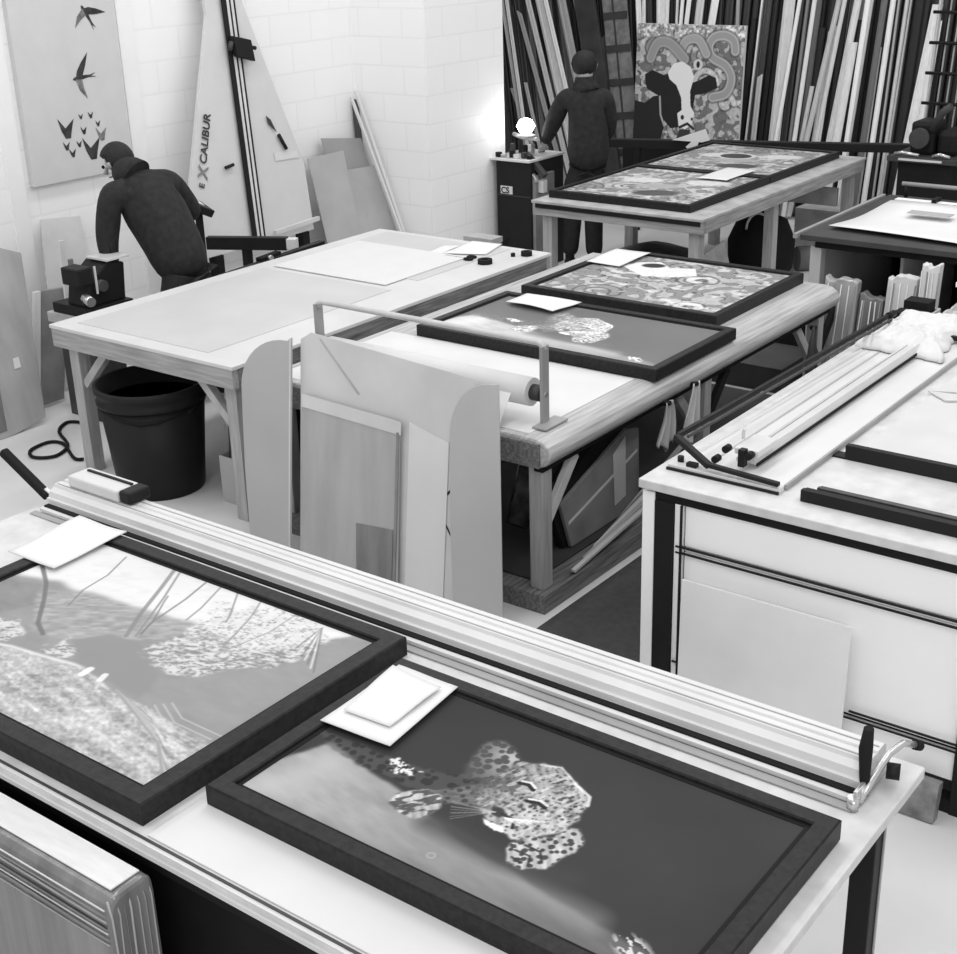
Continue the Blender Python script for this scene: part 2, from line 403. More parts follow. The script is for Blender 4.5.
def leopard_art(A, glare_lift=0):
    n = A.noise(.3, .3); A.a = 46 + 14*n + 6*A.U
    def band(pts, w): return np.clip(1.1 - A.dist(pts)/w, 0, 1)
    # pale rock slope across the lower left, dark again under the cat
    slope = wpoly(A, [(0.045, 0.424), (0.281, 0.333), (0.512, 0.197), (0.730, 0.159), (0.951, 0.103), (1.049, 0.022), (0.786, -0.332), (-0.112, -0.262)], .02, .1, 10)
    k = slope*np.clip(1.15 - A.U*.75, 0, 1); A.mix(k, 150 + 40*(A.noise(.10, .03, 4, -.2)-.5))
    A.mix(band([(0.030, 0.003), (0.077, 0.186), (0.104, 0.303)], .10)*slope*.6, 185)
    A.mix(band([(0.334, 0.212), (0.549, 0.164), (0.802, 0.133)], .055)*.5, 158)
    A.mix(band([(0.396, 0.243), (0.573, 0.223), (0.714, 0.265)], .05)*.75, 66)
    # far body and tail, dim and blotched
    d = wpoly(A, [(-0.013, 0.472), (0.062, 0.480), (0.217, 0.477), (0.308, 0.513), (0.374, 0.575), (0.433, 0.456), (0.368, 0.370), (0.278, 0.369), (0.155, 0.371), (0.044, 0.396)], .02, .03, 4)
    A.mix(d*.6, 84 - 38*spots(A, .030, 3, .3, .45))
    A.mix(wpoly(A, [(0.193, 0.462), (0.198, 0.494), (0.252, 0.472), (0.281, 0.478), (0.266, 0.426), (0.241, 0.409)], .03, .012, 1)*(A.noise(.008) > .45), 215)
    hump = wpoly(A, [(0.354, 0.541), (0.337, 0.634), (0.324, 0.719), (0.327, 0.792), (0.348, 0.827), (0.379, 0.807), (0.420, 0.759), (0.449, 0.674), (0.420, 0.555)], .02, .03, 6)
    fd = np.clip((A.U-.30)/.10, 0, 1)*np.clip((A.V-.52)/.22, .25, 1); hump = blur(hump, 8)
    A.mix(hump*.8, 84); A.mix(hump*fd*(1-spots(A, .024, 5, .42, .54))*.95, 178)
    # the lit head and shoulders
    arm = wpoly(A, [(0.315, 0.362), (0.353, 0.436), (0.407, 0.555), (0.446, 0.551), (0.481, 0.429), (0.416, 0.388), (0.374, 0.355), (0.356, 0.309)], .015, .02, 3)
    body = wpoly(A, [(0.397, 0.486), (0.407, 0.587), (0.415, 0.686), (0.423, 0.746), (0.462, 0.782), (0.504, 0.811), (0.555, 0.757), (0.605, 0.713), (0.622, 0.651), (0.630, 0.552), (0.630, 0.479), (0.600, 0.397), (0.558, 0.334), (0.528, 0.358), (0.494, 0.364), (0.464, 0.391)], .018, .02, 2)
    fore = wpoly(A, [(0.568, 0.271), (0.563, 0.320), (0.589, 0.396), (0.623, 0.428), (0.626, 0.503), (0.649, 0.518), (0.672, 0.478), (0.679, 0.404), (0.668, 0.335), (0.658, 0.268), (0.625, 0.218), (0.593, 0.223)], .012, .02, 2)
    paw = wpoly(A, [(0.285, 0.253), (0.283, 0.304), (0.299, 0.350), (0.330, 0.398), (0.363, 0.394), (0.384, 0.338), (0.380, 0.281), (0.362, 0.219), (0.325, 0.222)], .012, .02, 2)
    st = A.noise(.010, .045, 3, .7); st2 = A.noise(.045, .010, 3, .5)
    A.mix(arm*.8, 110 + 70*(st2-.5)); A.mix(arm*spots(A, .024, 8, .3, .4)*.8, 55)
    shade = np.clip((A.U-.38)/.15, 0, 1)
    A.mix(body*np.clip((A.U-.33)/.10, .3, 1), 100 + 72*shade + 95*(st-.5)); A.mix(fore, 178 + 90*(st-.5)); A.mix(paw, 168 + 120*(st-.5))
    A.mix(body*spots(A, .0150, 11, .20, .46, False)*(.35+.5*shade)*np.clip(A.noise(.05)*1.8, 0, 1), 55)
    A.mix(body*np.clip((A.noise(.09, .05)-.5)*5, 0, 1)*.55, 78)
    A.mix(fore*spots(A, .0200, 13, .26, .46)*.85, 50)
    A.mix(body*np.clip((A.noise(.03, .008, 3, 1.2)-.56)*8, 0, 1)*.55, 218)
    A.mix(np.clip(blur(body, 6)-body, 0, 1)*.5, 120)
    A.mix(paw*np.clip((A.noise(.022, .010, 2, .9)-.5)*9, 0, 1)*.8, 62)
    for p in ( [(0.582, 0.289), (0.615, 0.292), (0.627, 0.248)], [(0.589, 0.333), (0.624, 0.331), (0.643, 0.289)], [(0.589, 0.251), (0.610, 0.245)]):
        A.line(p, .0035, 55, .85)
    # face: brow, eyes, muzzle
    for p in ([(0.465, 0.631), (0.484, 0.640), (0.501, 0.622)], [(0.512, 0.552), (0.534, 0.566), (0.554, 0.555)]): A.line(p, .006, 42); A.line([(a_[0], a_[1]+.016) for a_ in p], .0035, 235, .8)
    A.mix(blur(A.poly([(0.465, 0.452), (0.486, 0.465), (0.506, 0.439), (0.499, 0.408), (0.479, 0.410)])), 60)
    A.mix(blur(A.poly([(0.473, 0.374), (0.492, 0.369), (0.522, 0.372), (0.535, 0.346), (0.513, 0.339), (0.488, 0.349)]), 1), 242)
    A.line([(0.496, 0.434), (0.528, 0.432), (0.538, 0.386)], .004, 50)
    for k in range(9):
        A.line([(0.481, 0.429), ((0.390, 0.391)[0] + .004*k, (0.390, 0.391)[1] - .011*k + .006*math.sin(k*2.3))], .0016, 190, .30)
    for k in range(7): A.line([(0.509, 0.420), ((0.580, 0.485)[0] - .006*k, (0.580, 0.485)[1] - .012*k)], .0025, 232, .6)
    A.line([(0.559, 0.746), (0.607, 0.708), (0.620, 0.656)], .004, 240, .7); A.line([(0.464, 0.776), (0.506, 0.806), (0.557, 0.751)], .003, 225, .6)
    A.mix(np.clip(1-np.abs(np.hypot(A.X-.462*A.W, A.Y-.094*A.H)-.009)/.004, 0, 1)*.5, 190)
    sg = A.ell(.90, .095, .05, .03, -.4, .6); A.mix(sg*(A.noise(.008, .02, 2, .9) > .55), 205)
    A.a += glare_lift
def tree_art(A):
    n1 = A.noise(.4, .2); n2 = A.noise(.06, .03); n3 = A.noise(.016, .008, 4, -.7); n4 = A.noise(.03, .012, 4, .6)
    A.a = 143 + 16*(n2-.5)
    sky = wpoly(A, [(-0.242, 0.544), (-0.036, 0.601), (0.081, 0.676), (0.212, 0.687), (0.358, 0.718), (0.569, 0.747), (0.769, 0.727), (0.905, 0.928), (1.038, 1.062), (0.618, 1.387), (-0.182, 1.298), (-0.283, 0.954)], .03, .08, 12)
    A.mix(blur(sky, 25), 208 + 18*n1)
    A.mix(np.clip((A.noise(.05, .02, 4, .6)-.5)*4, 0, 1)*sky*.25, 190)
    A.mix(blur(A.poly([(-0.136, 0.442), (-0.016, 0.581), (0.103, 0.639), (0.191, 0.534), (0.080, 0.234)]), 5)*.8, 122 + 20*n2)
    mid = wpoly(A, [(0.127, 0.604), (0.221, 0.677), (0.569, 0.747), (0.768, 0.751), (0.780, 0.642), (0.558, 0.582), (0.412, 0.436), (0.282, 0.392)], .03, .05, 8)
    A.mix(mid*.55, 165 + 90*(n4-.5))
    low = wpoly(A, [(0.106, 0.131), (0.285, 0.268), (0.406, 0.299), (0.536, 0.334), (0.662, 0.294), (0.827, 0.282), (1.014, 0.254), (1.042, -0.030), (0.689, -0.152), (0.421, -0.163)], .02, .05, 4)
    n5 = A.noise(.14, .016, 4, -.15); A.mix(low, 172 + 60*(n3-.5) + 90*(n5-.5) + 50*(n4-.5))
    A.mix(np.clip(1-A.dist([(0.229, 0.246), (0.308, 0.283), (0.402, 0.303), (0.530, 0.336)])/.012, 0, 1)*.8, 228)
    def frost(pts, t=.5, v=212):
        m = wpoly(A, pts, .07, .05, 5); f = A.noise(.02, .012, 4, .5)
        g_ = A.noise(.011, .007, 3, .2)
        A.mix(m*np.clip((.6*f+.4*g_-t+.06)*5, 0, 1)*.85, v); A.mix(m*np.clip((.44-g_)*7, 0, 1)*.5, 120)
    frost([(0.566, 0.524), (0.601, 0.659), (0.601, 0.868), (0.670, 0.991), (0.826, 1.003), (0.908, 0.850), (0.917, 0.763), (0.871, 0.670), (0.770, 0.523), (0.712, 0.450), (0.644, 0.473)], .45)
    frost([(0.535, 0.912), (0.787, 0.964), (0.933, 0.957), (0.899, 0.840), (0.732, 0.756), (0.619, 0.727)], .5, 205)
    frost([(0.100, 0.335), (0.211, 0.427), (0.277, 0.370), (0.292, 0.300), (0.205, 0.230)], .4); frost([(0.383, 0.324), (0.398, 0.439), (0.456, 0.381), (0.459, 0.320)], .4)
    A.mix(blur(wpoly(A, [(0.960, 1.050), (0.914, 0.938), (0.958, 0.820), (1.060, 0.922), (1.038, 1.062)], .03, .03), 4)*.8, 125 + 30*n4)
    A.mix(blur(A.poly([(0.716, 0.423), (0.829, 0.574), (0.926, 0.749), (0.943, 0.966), (1.015, 0.998), (1.084, 0.508), (1.040, 0.299), (0.879, 0.335), (0.745, 0.305)]), 10)*.85, 140 + 10*n2)
    A.mix(blur(A.poly([(0.406, 0.430), (0.457, 0.532), (0.546, 0.553), (0.703, 0.440), (0.738, 0.313), (0.615, 0.322), (0.508, 0.338)]), 8)*.85, 136)
    def br(p, w, v=112, k=.8): A.line(p, w, v, k)
    br([(0.000, 0.750), (0.108, 0.653), (0.181, 0.562), (0.269, 0.440), (0.325, 0.400)], .007, 105)
    br([(0.158, 0.968), (0.203, 0.826), (0.218, 0.694), (0.257, 0.582)], .0035, 125)
    br([(0.318, 1.011), (0.374, 0.866), (0.436, 0.695), (0.496, 0.554)], .007, 128); br([(0.342, 1.004), (0.421, 0.818), (0.515, 0.573)], .004, 132)
    br([(0.422, 0.838), (0.438, 0.798), (0.497, 0.667), (0.516, 0.591)], .003, 120); br([(0.441, 1.011), (0.471, 0.858), (0.495, 0.665), (0.518, 0.593)], .004, 122)
    br([(0.489, 1.019), (0.538, 0.841), (0.554, 0.750)], .0035, 135); br([(0.551, 1.003), (0.623, 0.863), (0.641, 0.818)], .003, 130); br([(0.631, 1.007), (0.674, 0.887), (0.725, 0.683)], .003, 140); br([(0.752, 1.018), (0.762, 0.854), (0.735, 0.637)], .003, 150)
    for a in range(7): br([(0.850, 0.975), ((0.866, 0.823)[0] + .018*a, (0.866, 0.823)[1] - .014*a)], .003, 225 if a % 2 else 110, .6)
    br([(0.552, 0.304), (0.549, 0.339)], .012, 238); br([(0.606, 0.313), (0.598, 0.342)], .010, 232); br([(0.626, 0.273), (0.616, 0.300)], .005, 200)
    for a in range(9):
        br([(0.669, 0.302), ((0.847, 0.256)[0] + .012*a - .04, (0.847, 0.256)[1] - .010*a), ((0.993, 0.207)[0] + .022*a - .09, (0.993, 0.207)[1] - .028*a)], .004, 212 if a % 2 else 128, .55)
    for a in range(4): br([((0.811, 0.351)[0] - .012*a, (0.811, 0.351)[1] - .02*a), ((0.874, 0.309)[0], (0.874, 0.309)[1] - .03*a), ((1.004, 0.308)[0] - .02*a, (1.004, 0.308)[1] - .03*a)], .003, 195, .5)
def swirl_art(A, seed, lo=95, hi=205, cow=False):
    n = A.noise(.24, .2, 4); w = np.sin(n*26); A.a = lo + (hi-lo)*(.5+.5*np.sign(w)*np.abs(w)**.4)
    A.mix(np.clip(1-np.abs(w)/.28, 0, 1), 60)
    r = random.Random(seed)
    for k in range(7):
        u, v, R = r.random(), r.random(), r.uniform(.06, .13)*A.W
        p = [(u + R/A.W*math.cos(a*.5)*(1-.05*a), v + R/A.H*math.sin(a*.5)*(1-.05*a)) for a in range(11)]; p = A.curve(p, 4)
        A.line(p, .032*A.W, 55, 1); A.line(p, .024*A.W, r.choice((225, 190, 160)), 1)
    A.mix(.45*A.noise(.03), 120); w2 = A.noise(.07, .06, 3); A.mix(np.clip(1-np.abs(w2-.5)/.018, 0, 1)*.55, 60); A.mix(np.clip((w2-.62)*9, 0, 1)*.6, 235)
def cow_art(A):
    swirl_art(A, 5, 120, 215)
    A.mix(np.clip((A.V-.86)/.05, 0, 1)*.6, 225*A.noise(.02)/.55)
    S = [(.80, .88), (.70, .93), (.60, .88), (.58, .76), (.64, .68), (.78, .63), (.84, .52), (.80, .42), (.70, .38)]
    S2 = [(.92, .80), (.90, .88), (.82, .92), (.72, .90), (.68, .82), (.72, .74), (.84, .68), (.90, .58), (.86, .46), (.74, .42)]
    S2 = A.curve(S2); A.line(S2, .052, 50); A.line(S2, .043, 232); A.line(S2, .033, 160)
    q_ = A.curve([(.42, .78), (.47, .87), (.58, .88), (.66, .77)]); A.line(q_, .05, 50); A.line(q_, .042, 225); A.line(q_, .034, 170)
    q_ = A.curve([(.14, .72), (.20, .84), (.32, .84), (.46, .72)]); A.line(q_, .055, 50); A.line(q_, .047, 222); A.line(q_, .040, 158)
    A.mix(A.ell(.59, .68, .05, .05, 0, .2), 215); A.mix(A.ell(.59, .68, .018, .03, 0, .2), 50)
    # dark cow with a white blaze
    A.mix(A.poly([(0, 0), (.26, 0), (.30, .15), (.28, .42), (.18, .40), (.10, .34), (0, .36)]), 50)
    A.mix(A.poly([(.10, .50), (.09, .58), (.16, .62), (.28, .58), (.33, .60), (.42, .52), (.52, .52), (.60, .55), (.70, .60), (.76, .58), (.78, .50), (.68, .45), (.58, .43), (.56, .28), (.46, .16), (.36, .14), (.28, .22), (.26, .40), (.20, .42), (.12, .46)]), 48)
    A.line([(.245, .40), (.26, .25), (.30, .16)], .010, 175)
    A.mix(A.poly([(.31, .60), (.36, .68), (.44, .70), (.52, .66), (.56, .58), (.53, .46), (.54, .34), (.58, .28), (.56, .18), (.50, .14), (.44, .16), (.42, .27), (.46, .30), (.45, .40), (.40, .50), (.33, .55)]), 240)
    A.mix(A.ell(.47, .24, .018, .022, 0, .2), 60); A.mix(A.ell(.56, .23, .012, .015, 0, .2), 70)
    A.line([(.45, .155), (.52, .19), (.58, .15)], .012, 55)
    A.mix(A.poly([(.40, .0), (.45, .14), (.55, .14), (.53, .0)]), 70)

# the two big frames in front
bw = .048
a = art_for(-2.197, -.926, 1.754, 2.475, bw, 460, 3); leopard_art(a)
picture_frame('picture_frame', 'black framed picture of a crouching leopard on the front bench', -2.197, -.926, 1.754, 2.475, .9055, .0545, bw, a, AM)
a = art_for(-3.62, -2.262, 1.612, 2.572, .055, 460, 8); tree_art(a)
picture_frame('picture_frame', 'black framed picture of frosted woodland trees on the front bench, at the left edge', -3.62, -2.262, 1.612, 2.572, .9005, .0595, .055, a, AM)
o = sheet('paper_sheet', WHITE, [(-2.159, 2.109), (-1.94, 2.123), (-1.972, 2.435), (-2.17, 2.431)], .960, bumpy=.004, seed=4); tag(o, 'larger white sheet lying on the corner of the leopard frame, beneath the folded paper', 'paper')
o = sheet('folded_paper', WHITE, [(-2.135, 2.172), (-1.989, 2.18), (-1.996, 2.395), (-2.174, 2.411)], .968, bumpy=.006, seed=9, th=.003); tag(o, 'smaller folded white paper lying uppermost on the leopard frame', 'paper')
o = sheet('paper_sheet', WHITE, [(-3.687, 2.27), (-3.462, 2.28), (-3.483, 2.589), (-3.711, 2.575)], .961, bumpy=.012, seed=7, th=.003); tag(o, 'curled white sheet on the top left corner of the woodland frame', 'paper')

# ------------------------------------------------------------ film wrapped stack in front of the bench
w = thing('wrapped_board_stack', 'stack of boards wrapped in shiny clear film before the front bench', 'wrapped boards', (-3, 1.4, 0))
mb = MB(); rnd = random.Random(4)
mb.prism([(-3.6, y, z) for y, z in ((1.42, 0), (1.42, .80), (1.43, .835), (1.455, .852), (1.53, .855), (1.552, .84), (1.555, .80), (1.555, 0))], (1.43, 0, 0))
mb.build('wrapping_film', FILMD, w, .012)
mb = MB().box(-3.6, -2.19, 1.452, 1.535, .855, .860); mb.build('top_film', mat('bright_stretch_film', 212, .25, .03, 10, (1, 5, 1), bump=.15), w, .002)
for k in range(7):                                         # edges of the stacked boards showing through the film
    z = .834 - .016*k
    MB().tube([(-3.58, 1.418, z-.012*(k % 3)), (-3.0+.1*rnd.random(), 1.416, z+.003), (-2.6, 1.417, z+rnd.uniform(-.004, .004)), (-2.175, 1.418, z-.004)], rnd.uniform(.0015, .003), 6).build('board_edge', [ALU, GREY, FILM, DGREY][k % 4], w)
for k in range(7):                                         # gathered film running down the end
    y = 1.43+.018*k
    MB().tube([(-2.176, y, .846), (-2.169, y+rnd.uniform(-.006, .006), .80), (-2.169, y+rnd.uniform(-.01, .01), .45), (-2.169, y, .03)], rnd.uniform(.0015, .003), 6).build('film_crease', [CARD, FILM, FILMD][k % 3], w)
for k in range(3):
    x = -2.20-.035*k
    MB().tube([(x, 1.419, .60-.1*k), (x+.004, 1.417, .35), (x-.004, 1.419, .03)], .003, 6).build('film_crease', [ALU, FILM, GREY][k], w)
box('label_corner', ALU, w, -2.158, -2.154, 1.47, 1.50, .55, .57, bevel=0)

# ------------------------------------------------------------ timber framed bench (grey top), left middle
def timber_bench(name, label, x0, x1, y0, y1, zt, topm, apm, lw=.075, ap=.10, inset=None, legs=None, braces=True):
    t = thing(name, label, 'workbench', ((x0+x1)/2, (y0+y1)/2, 0))
    box('bench_top', topm, t, x0, x1, y0, y1, zt-.02, zt, bevel=.003)
    box('apron', WOODX, t, x0+.01, x1-.01, y0+.004, y0+.045, zt-.02-ap, zt-.02)
    box('apron', WOODX, t, x0+.01, x1-.01, y1-.045, y1-.004, zt-.02-ap, zt-.02)
    box('apron', apm, t, x1-.045, x1-.004, y0+.045, y1-.045, zt-.02-ap, zt-.02)
    box('apron', apm, t, x0+.004, x0+.045, y0+.045, y1-.045, zt-.02-ap, zt-.02)
    ys = legs or [y0+.06+lw/2, y1-.06-lw/2]
    for y in ys:
        for x in (x0+.06+lw/2, x1-.06-lw/2):
            box('leg', WOODZ, t, x-lw/2, x+lw/2, y-lw/2, y+lw/2, 0, zt-.021)
            if braces:
                s = 1 if x < (x0+x1)/2 else -1
                MB().bar((x+s*lw/2, y, zt-.34), (x+s*.25, y, zt-.125), .045, .045, (0, 1, 0)).build('diagonal_brace', WOOD, t, .002)
    return t
g = timber_bench('timber_bench', 'broad timber workbench with grey board top, left of the middle', -6.185, -4.775, 4.28, 6.99, .85, GREYTOP, DWOODY)
box('cutting_mat', INSET, g, -6.07, -5.05, 4.38, 5.78, .85, .853, bevel=.001)
box('cutting_mat', INSET, g, -6.07, -5.05, 6.02, 6.93, .85, .853, bevel=.001)
box('low_rail', WOODY, g, -4.90, -4.84, 4.43, 6.85, .12, .17)
o = box('white_mount_board', mat('bright_mount_board', 214, .5, .01), None, 0, .9, 0, .78, 0, .006, bevel=.001); o.location = (-6.04, 5.83, .8535)
tag(o, 'large white board lying flat on the grey topped timber bench', 'board')
for (pts, lab, sd) in (([(-5.33, 6.60), (-5.08, 6.72), (-5.16, 7.0), (-5.37, 6.96)], 'white paper sheet on far right corner of the grey topped bench', 3),
                       ([(-5.43, 6.53), (-5.33, 6.56), (-5.37, 6.84), (-5.47, 6.80)], 'narrow white paper overlapping the larger sheet on the grey topped bench', 5)):
    tag(sheet('paper_sheet', WHITE, pts, .857 if sd == 3 else .8535, bumpy=.004, seed=sd), lab, 'paper')
t = thing('scissors', 'open scissors with dark handles beside the papers on the grey bench', 'scissors', (-5.15, 6.58, .85))
MB().bar((-5.30, 6.54, .856), (-5.14, 6.60, .856), .014, .003).build('blade', CHROME, t)
MB().bar((-5.29, 6.58, .859), (-5.14, 6.58, .859), .014, .003).build('blade', CHROME, t)
for cx, cy in ((-5.115, 6.62), (-5.10, 6.565)):
    MB().tube([(cx+.028*math.cos(a*math.pi/5), cy+.02*math.sin(a*math.pi/5), .86) for a in range(11)], .007, 8).build('handle', BLACKM, t)
for i, (x, y, r, lab) in enumerate(((-4.965, 6.555, .045, 'dark tape roll lying nearest the right edge of the grey bench'), (-4.865, 6.85, .035, 'dark tape roll lying near the far right corner of the grey bench'), (-4.925, 6.79, .014, 'tiny dark bottle cap near the far right corner of the grey bench'))):
    t = thing('tape_roll' if i < 2 else 'bottle_cap', lab, 'tape' if i < 2 else 'cap', (x, y, .85))
    mb = MB(); n = 24
    if i < 2:
        rs = [[mb.bm.verts.new((x+rr*math.cos(2*math.pi*k/n), y+rr*math.sin(2*math.pi*k/n), z)) for k in range(n)] for rr, z in ((r, .8501), (r, .878), (r*.5, .878), (r*.5, .8501))]
        for j in range(4):
            for k in range(n): mb.bm.faces.new((rs[j][k], rs[j][(k+1) % n], rs[(j+1) % 4][(k+1) % n], rs[(j+1) % 4][k]))
        mb.build('tape_winding', BLACKM, t)
    else:
        mb.lathe((x, y, .8501), [(r, 0), (r, .018), (r*.8, .022)]); mb.build('cap_body', BLACKM, t)

def bin_(name, label, cx, cy, r, h):
    t = thing(name, label, 'bin', (cx, cy, 0))
    MB().lathe((cx, cy, 0), [(r*.78, 0), (r*.80, .02), (r*.95, h-.10), (r*.90, h-.10), (r*.76, .03)], 36).build('bin_body', BLACK, t)
    MB().lathe((cx, cy, 0), [(r*.96, h-.10), (r, h-.095), (r, h-.08), (r*.97, h-.07), (r*.97, h-.04), (r*1.02, h-.03), (r*1.02, h), (r*.95, h), (r*.93, h-.10)], 36).build('rim', BLACK, t)
    MB().tube([(cx+r*.93*math.cos(a*math.pi/10), cy+r*.93*math.sin(a*math.pi/10), h-.13+.02*math.sin(a)) for a in range(21)], .012, 6).build('bin_liner', BLACKM, t)
bin_('rubbish_bin', 'large round black plastic bin beneath the grey bench, the nearer one', -5.59, 4.43, .29, .60)
bin_('rubbish_bin', 'black plastic bin beneath the grey bench, behind the nearer bin', -5.28, 5.10, .27, .72)

t = thing('cardboard_box', 'open cardboard box holding small frames beneath the right front corner of the grey bench', 'box', (-4.99, 4.62, 0))
for args in ((-5.14, -4.92, 4.46, 4.465, .012, .26), (-5.14, -4.92, 4.80, 4.805, .012, .26), (-5.145, -5.14, 4.46, 4.805, .012, .26), (-4.925, -4.92, 4.466, 4.80, .012, .26)):
    box('box_side', CARD, t, *args, bevel=0)
box('box_base', CARD, t, -5.14, -4.92, 4.46, 4.805, 0, .011, bevel=0)
for k, (y, m1, m2, lab) in enumerate(((4.49, DGREY, CARDL, 'small frame with pale mount at the front of the box beneath the grey bench'), (4.54, BLACK, DGREY, 'dark frame in the middle of the box beneath the grey bench'), (4.60, CARDL, CARDL, 'pale board rising highest at the back of the box beneath the grey bench'))):
    t = thing('small_frame', lab, 'frame', (-5.03, y, .02))
    hgt = (.42, .46, .55)[k]; R = RX(-6)
    MB().box(-5.13, -4.935, y, y+.018, .02, hgt, R, (-5, y, .02)).build('frame_body', m1, t, .002)
    MB().box(-5.105, -4.96, y-.003, y-.001, .05, hgt-.035, R, (-5, y, .02)).build('mount', m2, t)
    if k == 0: MB().box(-5.085, -4.98, y-.006, y-.004, .08, hgt-.07, R, (-5, y, .02)).build('picture', BLACKM, t)
o = box('spiral_notebook', CARDL, None, -5.95, -5.72, 5.22, 5.235, 0, .74, rot=RX(-8), piv=(-5.9, 5.2, 0)); tag(o, 'pale perforated board leaning under the grey bench, left of the bins', 'board')
for k in range(9):
    MB().box(-5.93, -5.88, 5.205, 5.212, .36+.04*k, .368+.04*k, RX(-8), (-5.9, 5.2, 0)).build('slot', DGREY, o)
cable = [(-6.76, 4.81, .012), (-6.84, 4.76, .012), (-6.75, 4.63, .012), (-6.51, 4.51, .012), (-6.43, 4.36, .012), (-6.52, 4.28, .012), (-6.63, 4.34, .012), (-6.65, 4.48, .012), (-6.55, 4.51, .012), (-6.31, 4.40, .012), (-6.25, 4.42, .012)]
def smooth_path(P, n=6):
    P = [Vector(p) for p in P]; out = []
    for i in range(len(P)-1):
        a, b, c, d = P[max(i-1, 0)], P[i], P[i+1], P[min(i+2, len(P)-1)]
        for k in range(n):
            t_ = k/n; out.append(.5*((2*b) + (c-a)*t_ + (2*a-5*b+4*c-d)*t_*t_ + (3*b-a-3*c+d)*t_**3))
    return out + [P[-1]]
o = MB().tube(smooth_path(cable), .010, 8).build('power_cable', BLACKM); tag(o, 'looped black cable lying on the floor at the left', 'cable')

# ------------------------------------------------------------ padded bench with film roller (centre)
t = thing('padded_bench', 'timber bench with padded worn covering, in the centre, carrying the film roll', 'workbench', (-3.8, 5.8, 0))
PAD = mat('worn_padded_cover', 176, .5, .12, 5, (12, .6, 12), bump=.2)
mb = MB(); prof = [(-4.68, .80), (-3.10, .80), (-3.055, .792), (-3.022, .770), (-3.005, .74), (-3.012, .705), (-3.04, .68), (-3.08, .665), (-4.68, .665)]
mb.prism([(x, 4.385, z) for x, z in prof], (0, 2.93, 0)); mb.build('padded_top', PAD, t, .012)
box('top_sheet', MATB, t, -4.62, -3.14, 4.42, 5.27, .80, .803, bevel=.001)
box('end_board', DWOODY, t, -4.66, -3.06, 4.372, 4.384, .672, .782)
box('edge_batten', BLACKM, t, -3.105, -3.06, 4.40, 7.30, .645, .664)
for y in (4.44, 5.86, 7.2):
    for x in (-3.10, -4.6):
        box('leg', WOODZ, t, x-.035, x+.035, y-.035, y+.035, .09, .664)
        if x > -4: 
            MB().bar((x, y+.035, .38), (x, y+.26, .63), .05, .03, (1, 0, 0)).build('diagonal_brace', CARDL if y < 5 else BLACKM, t, .002)
            if y > 5: MB().bar((x, y-.035, .38), (x, y-.26, .63), .05, .03, (1, 0, 0)).build('diagonal_brace', WOOD, t, .002)
box('base_rail', DWOODY, t, -3.15, -3.03, 4.36, 7.3, 0, .089)
box('base_rail', DWOODY, t, -4.65, -4.55, 4.36, 7.3, 0, .089)
box('base_rail', DWOODY, t, -4.55, -3.15, 4.36, 4.46, 0, .089)
box('lower_shelf', DGREY, t, -4.55, -3.16, 4.47, 7.28, .06, .09)
t = thing('film_roll_dispenser', 'steel bracket dispenser with white protective film roll on the padded bench', 'film dispenser', (-3.8, 4.55, .8))
for x in (-3.150, -4.44):
    box('upright', ALUD, t, x-.008, x+.008, 4.525, 4.575, .803, 1.15)
    box('foot', ALUD, t, x-.012, x+.06, 4.47, 4.64, .8035, .812)
    MB().tube([(x-.012 if x > -4 else x+.012, 4.55, .935), (x-.06 if x > -4 else x+.06, 4.55, .935)], .035, 18).build('hub', DGREY, t)
    MB().tube([(x-.10 if x > -4 else x+.10, 4.55, .935), (x+.01, 4.55, .935)], .012, 12).build('axle', CHROME, t)
MB().tube([(-3.150, 4.55, 1.13), (-3.155, 4.55, 1.15), (-3.18, 4.55, 1.16), (-4.41, 4.55, 1.16), (-4.435, 4.55, 1.15), (-4.44, 4.55, 1.13)], .014, 12).build('top_bar', mat('light_tube_steel', 185, .35, .05, spec=.5), t)
MB().tube([(-3.21, 4.55, .935), (-4.38, 4.55, .935)], .062, 28).build('film_roll', MATB, t)
MB().prism([(-3.28, 4.488, .935), (-4.36, 4.488, .935), (-4.36, 4.40, .815), (-3.28, 4.40, .815)], (0, -.002, 0)).build('loose_film', CLEAR, t)

# leaning sheets in front of it
def leaning(x, z, off=0): return (x, 4.31 + .12*(z-.9) + off, z)
def sheet_panel(name, label, outline, m, off, th, cat='sheet', extra=()):
    t = thing(name, label, cat, leaning(sum(p[0] for p in outline)/len(outline), 0.0, off))
    MB().prism([leaning(x, z, off) for x, z in outline], (0, th, 0)).build('panel', m, t, .0015)
    for nm, mm, pts, o2 in extra: MB().prism([leaning(x, z, off-o2) for x, z in pts], (0, .002, 0)).build(nm, mm, t)
    return t
arc = lambda cx, cz, rx, rz, a0, a1, n=10: [(cx + rx*math.cos(math.radians(a0+(a1-a0)*i/n)), cz + rz*math.sin(math.radians(a0+(a1-a0)*i/n))) for i in range(n+1)]
sheet_panel('curved_grey_panel', 'grey panel with rounded upper corner, leftmost of those against the padded bench', [(-4.33, .01), (-4.33, 1.075)] + arc(-4.36, .80, .30, .255, 90, 180) + [(-4.64, .4), (-4.60, .01)], mat('grey_acrylic', 168, .35, .03, 2, spec=.5), -.075, .005, 'panel',
            (('edge_film', CLEAR, [(-4.345, .01), (-4.345, 1.07), (-4.335, 1.07), (-4.335, .01)], .003),))
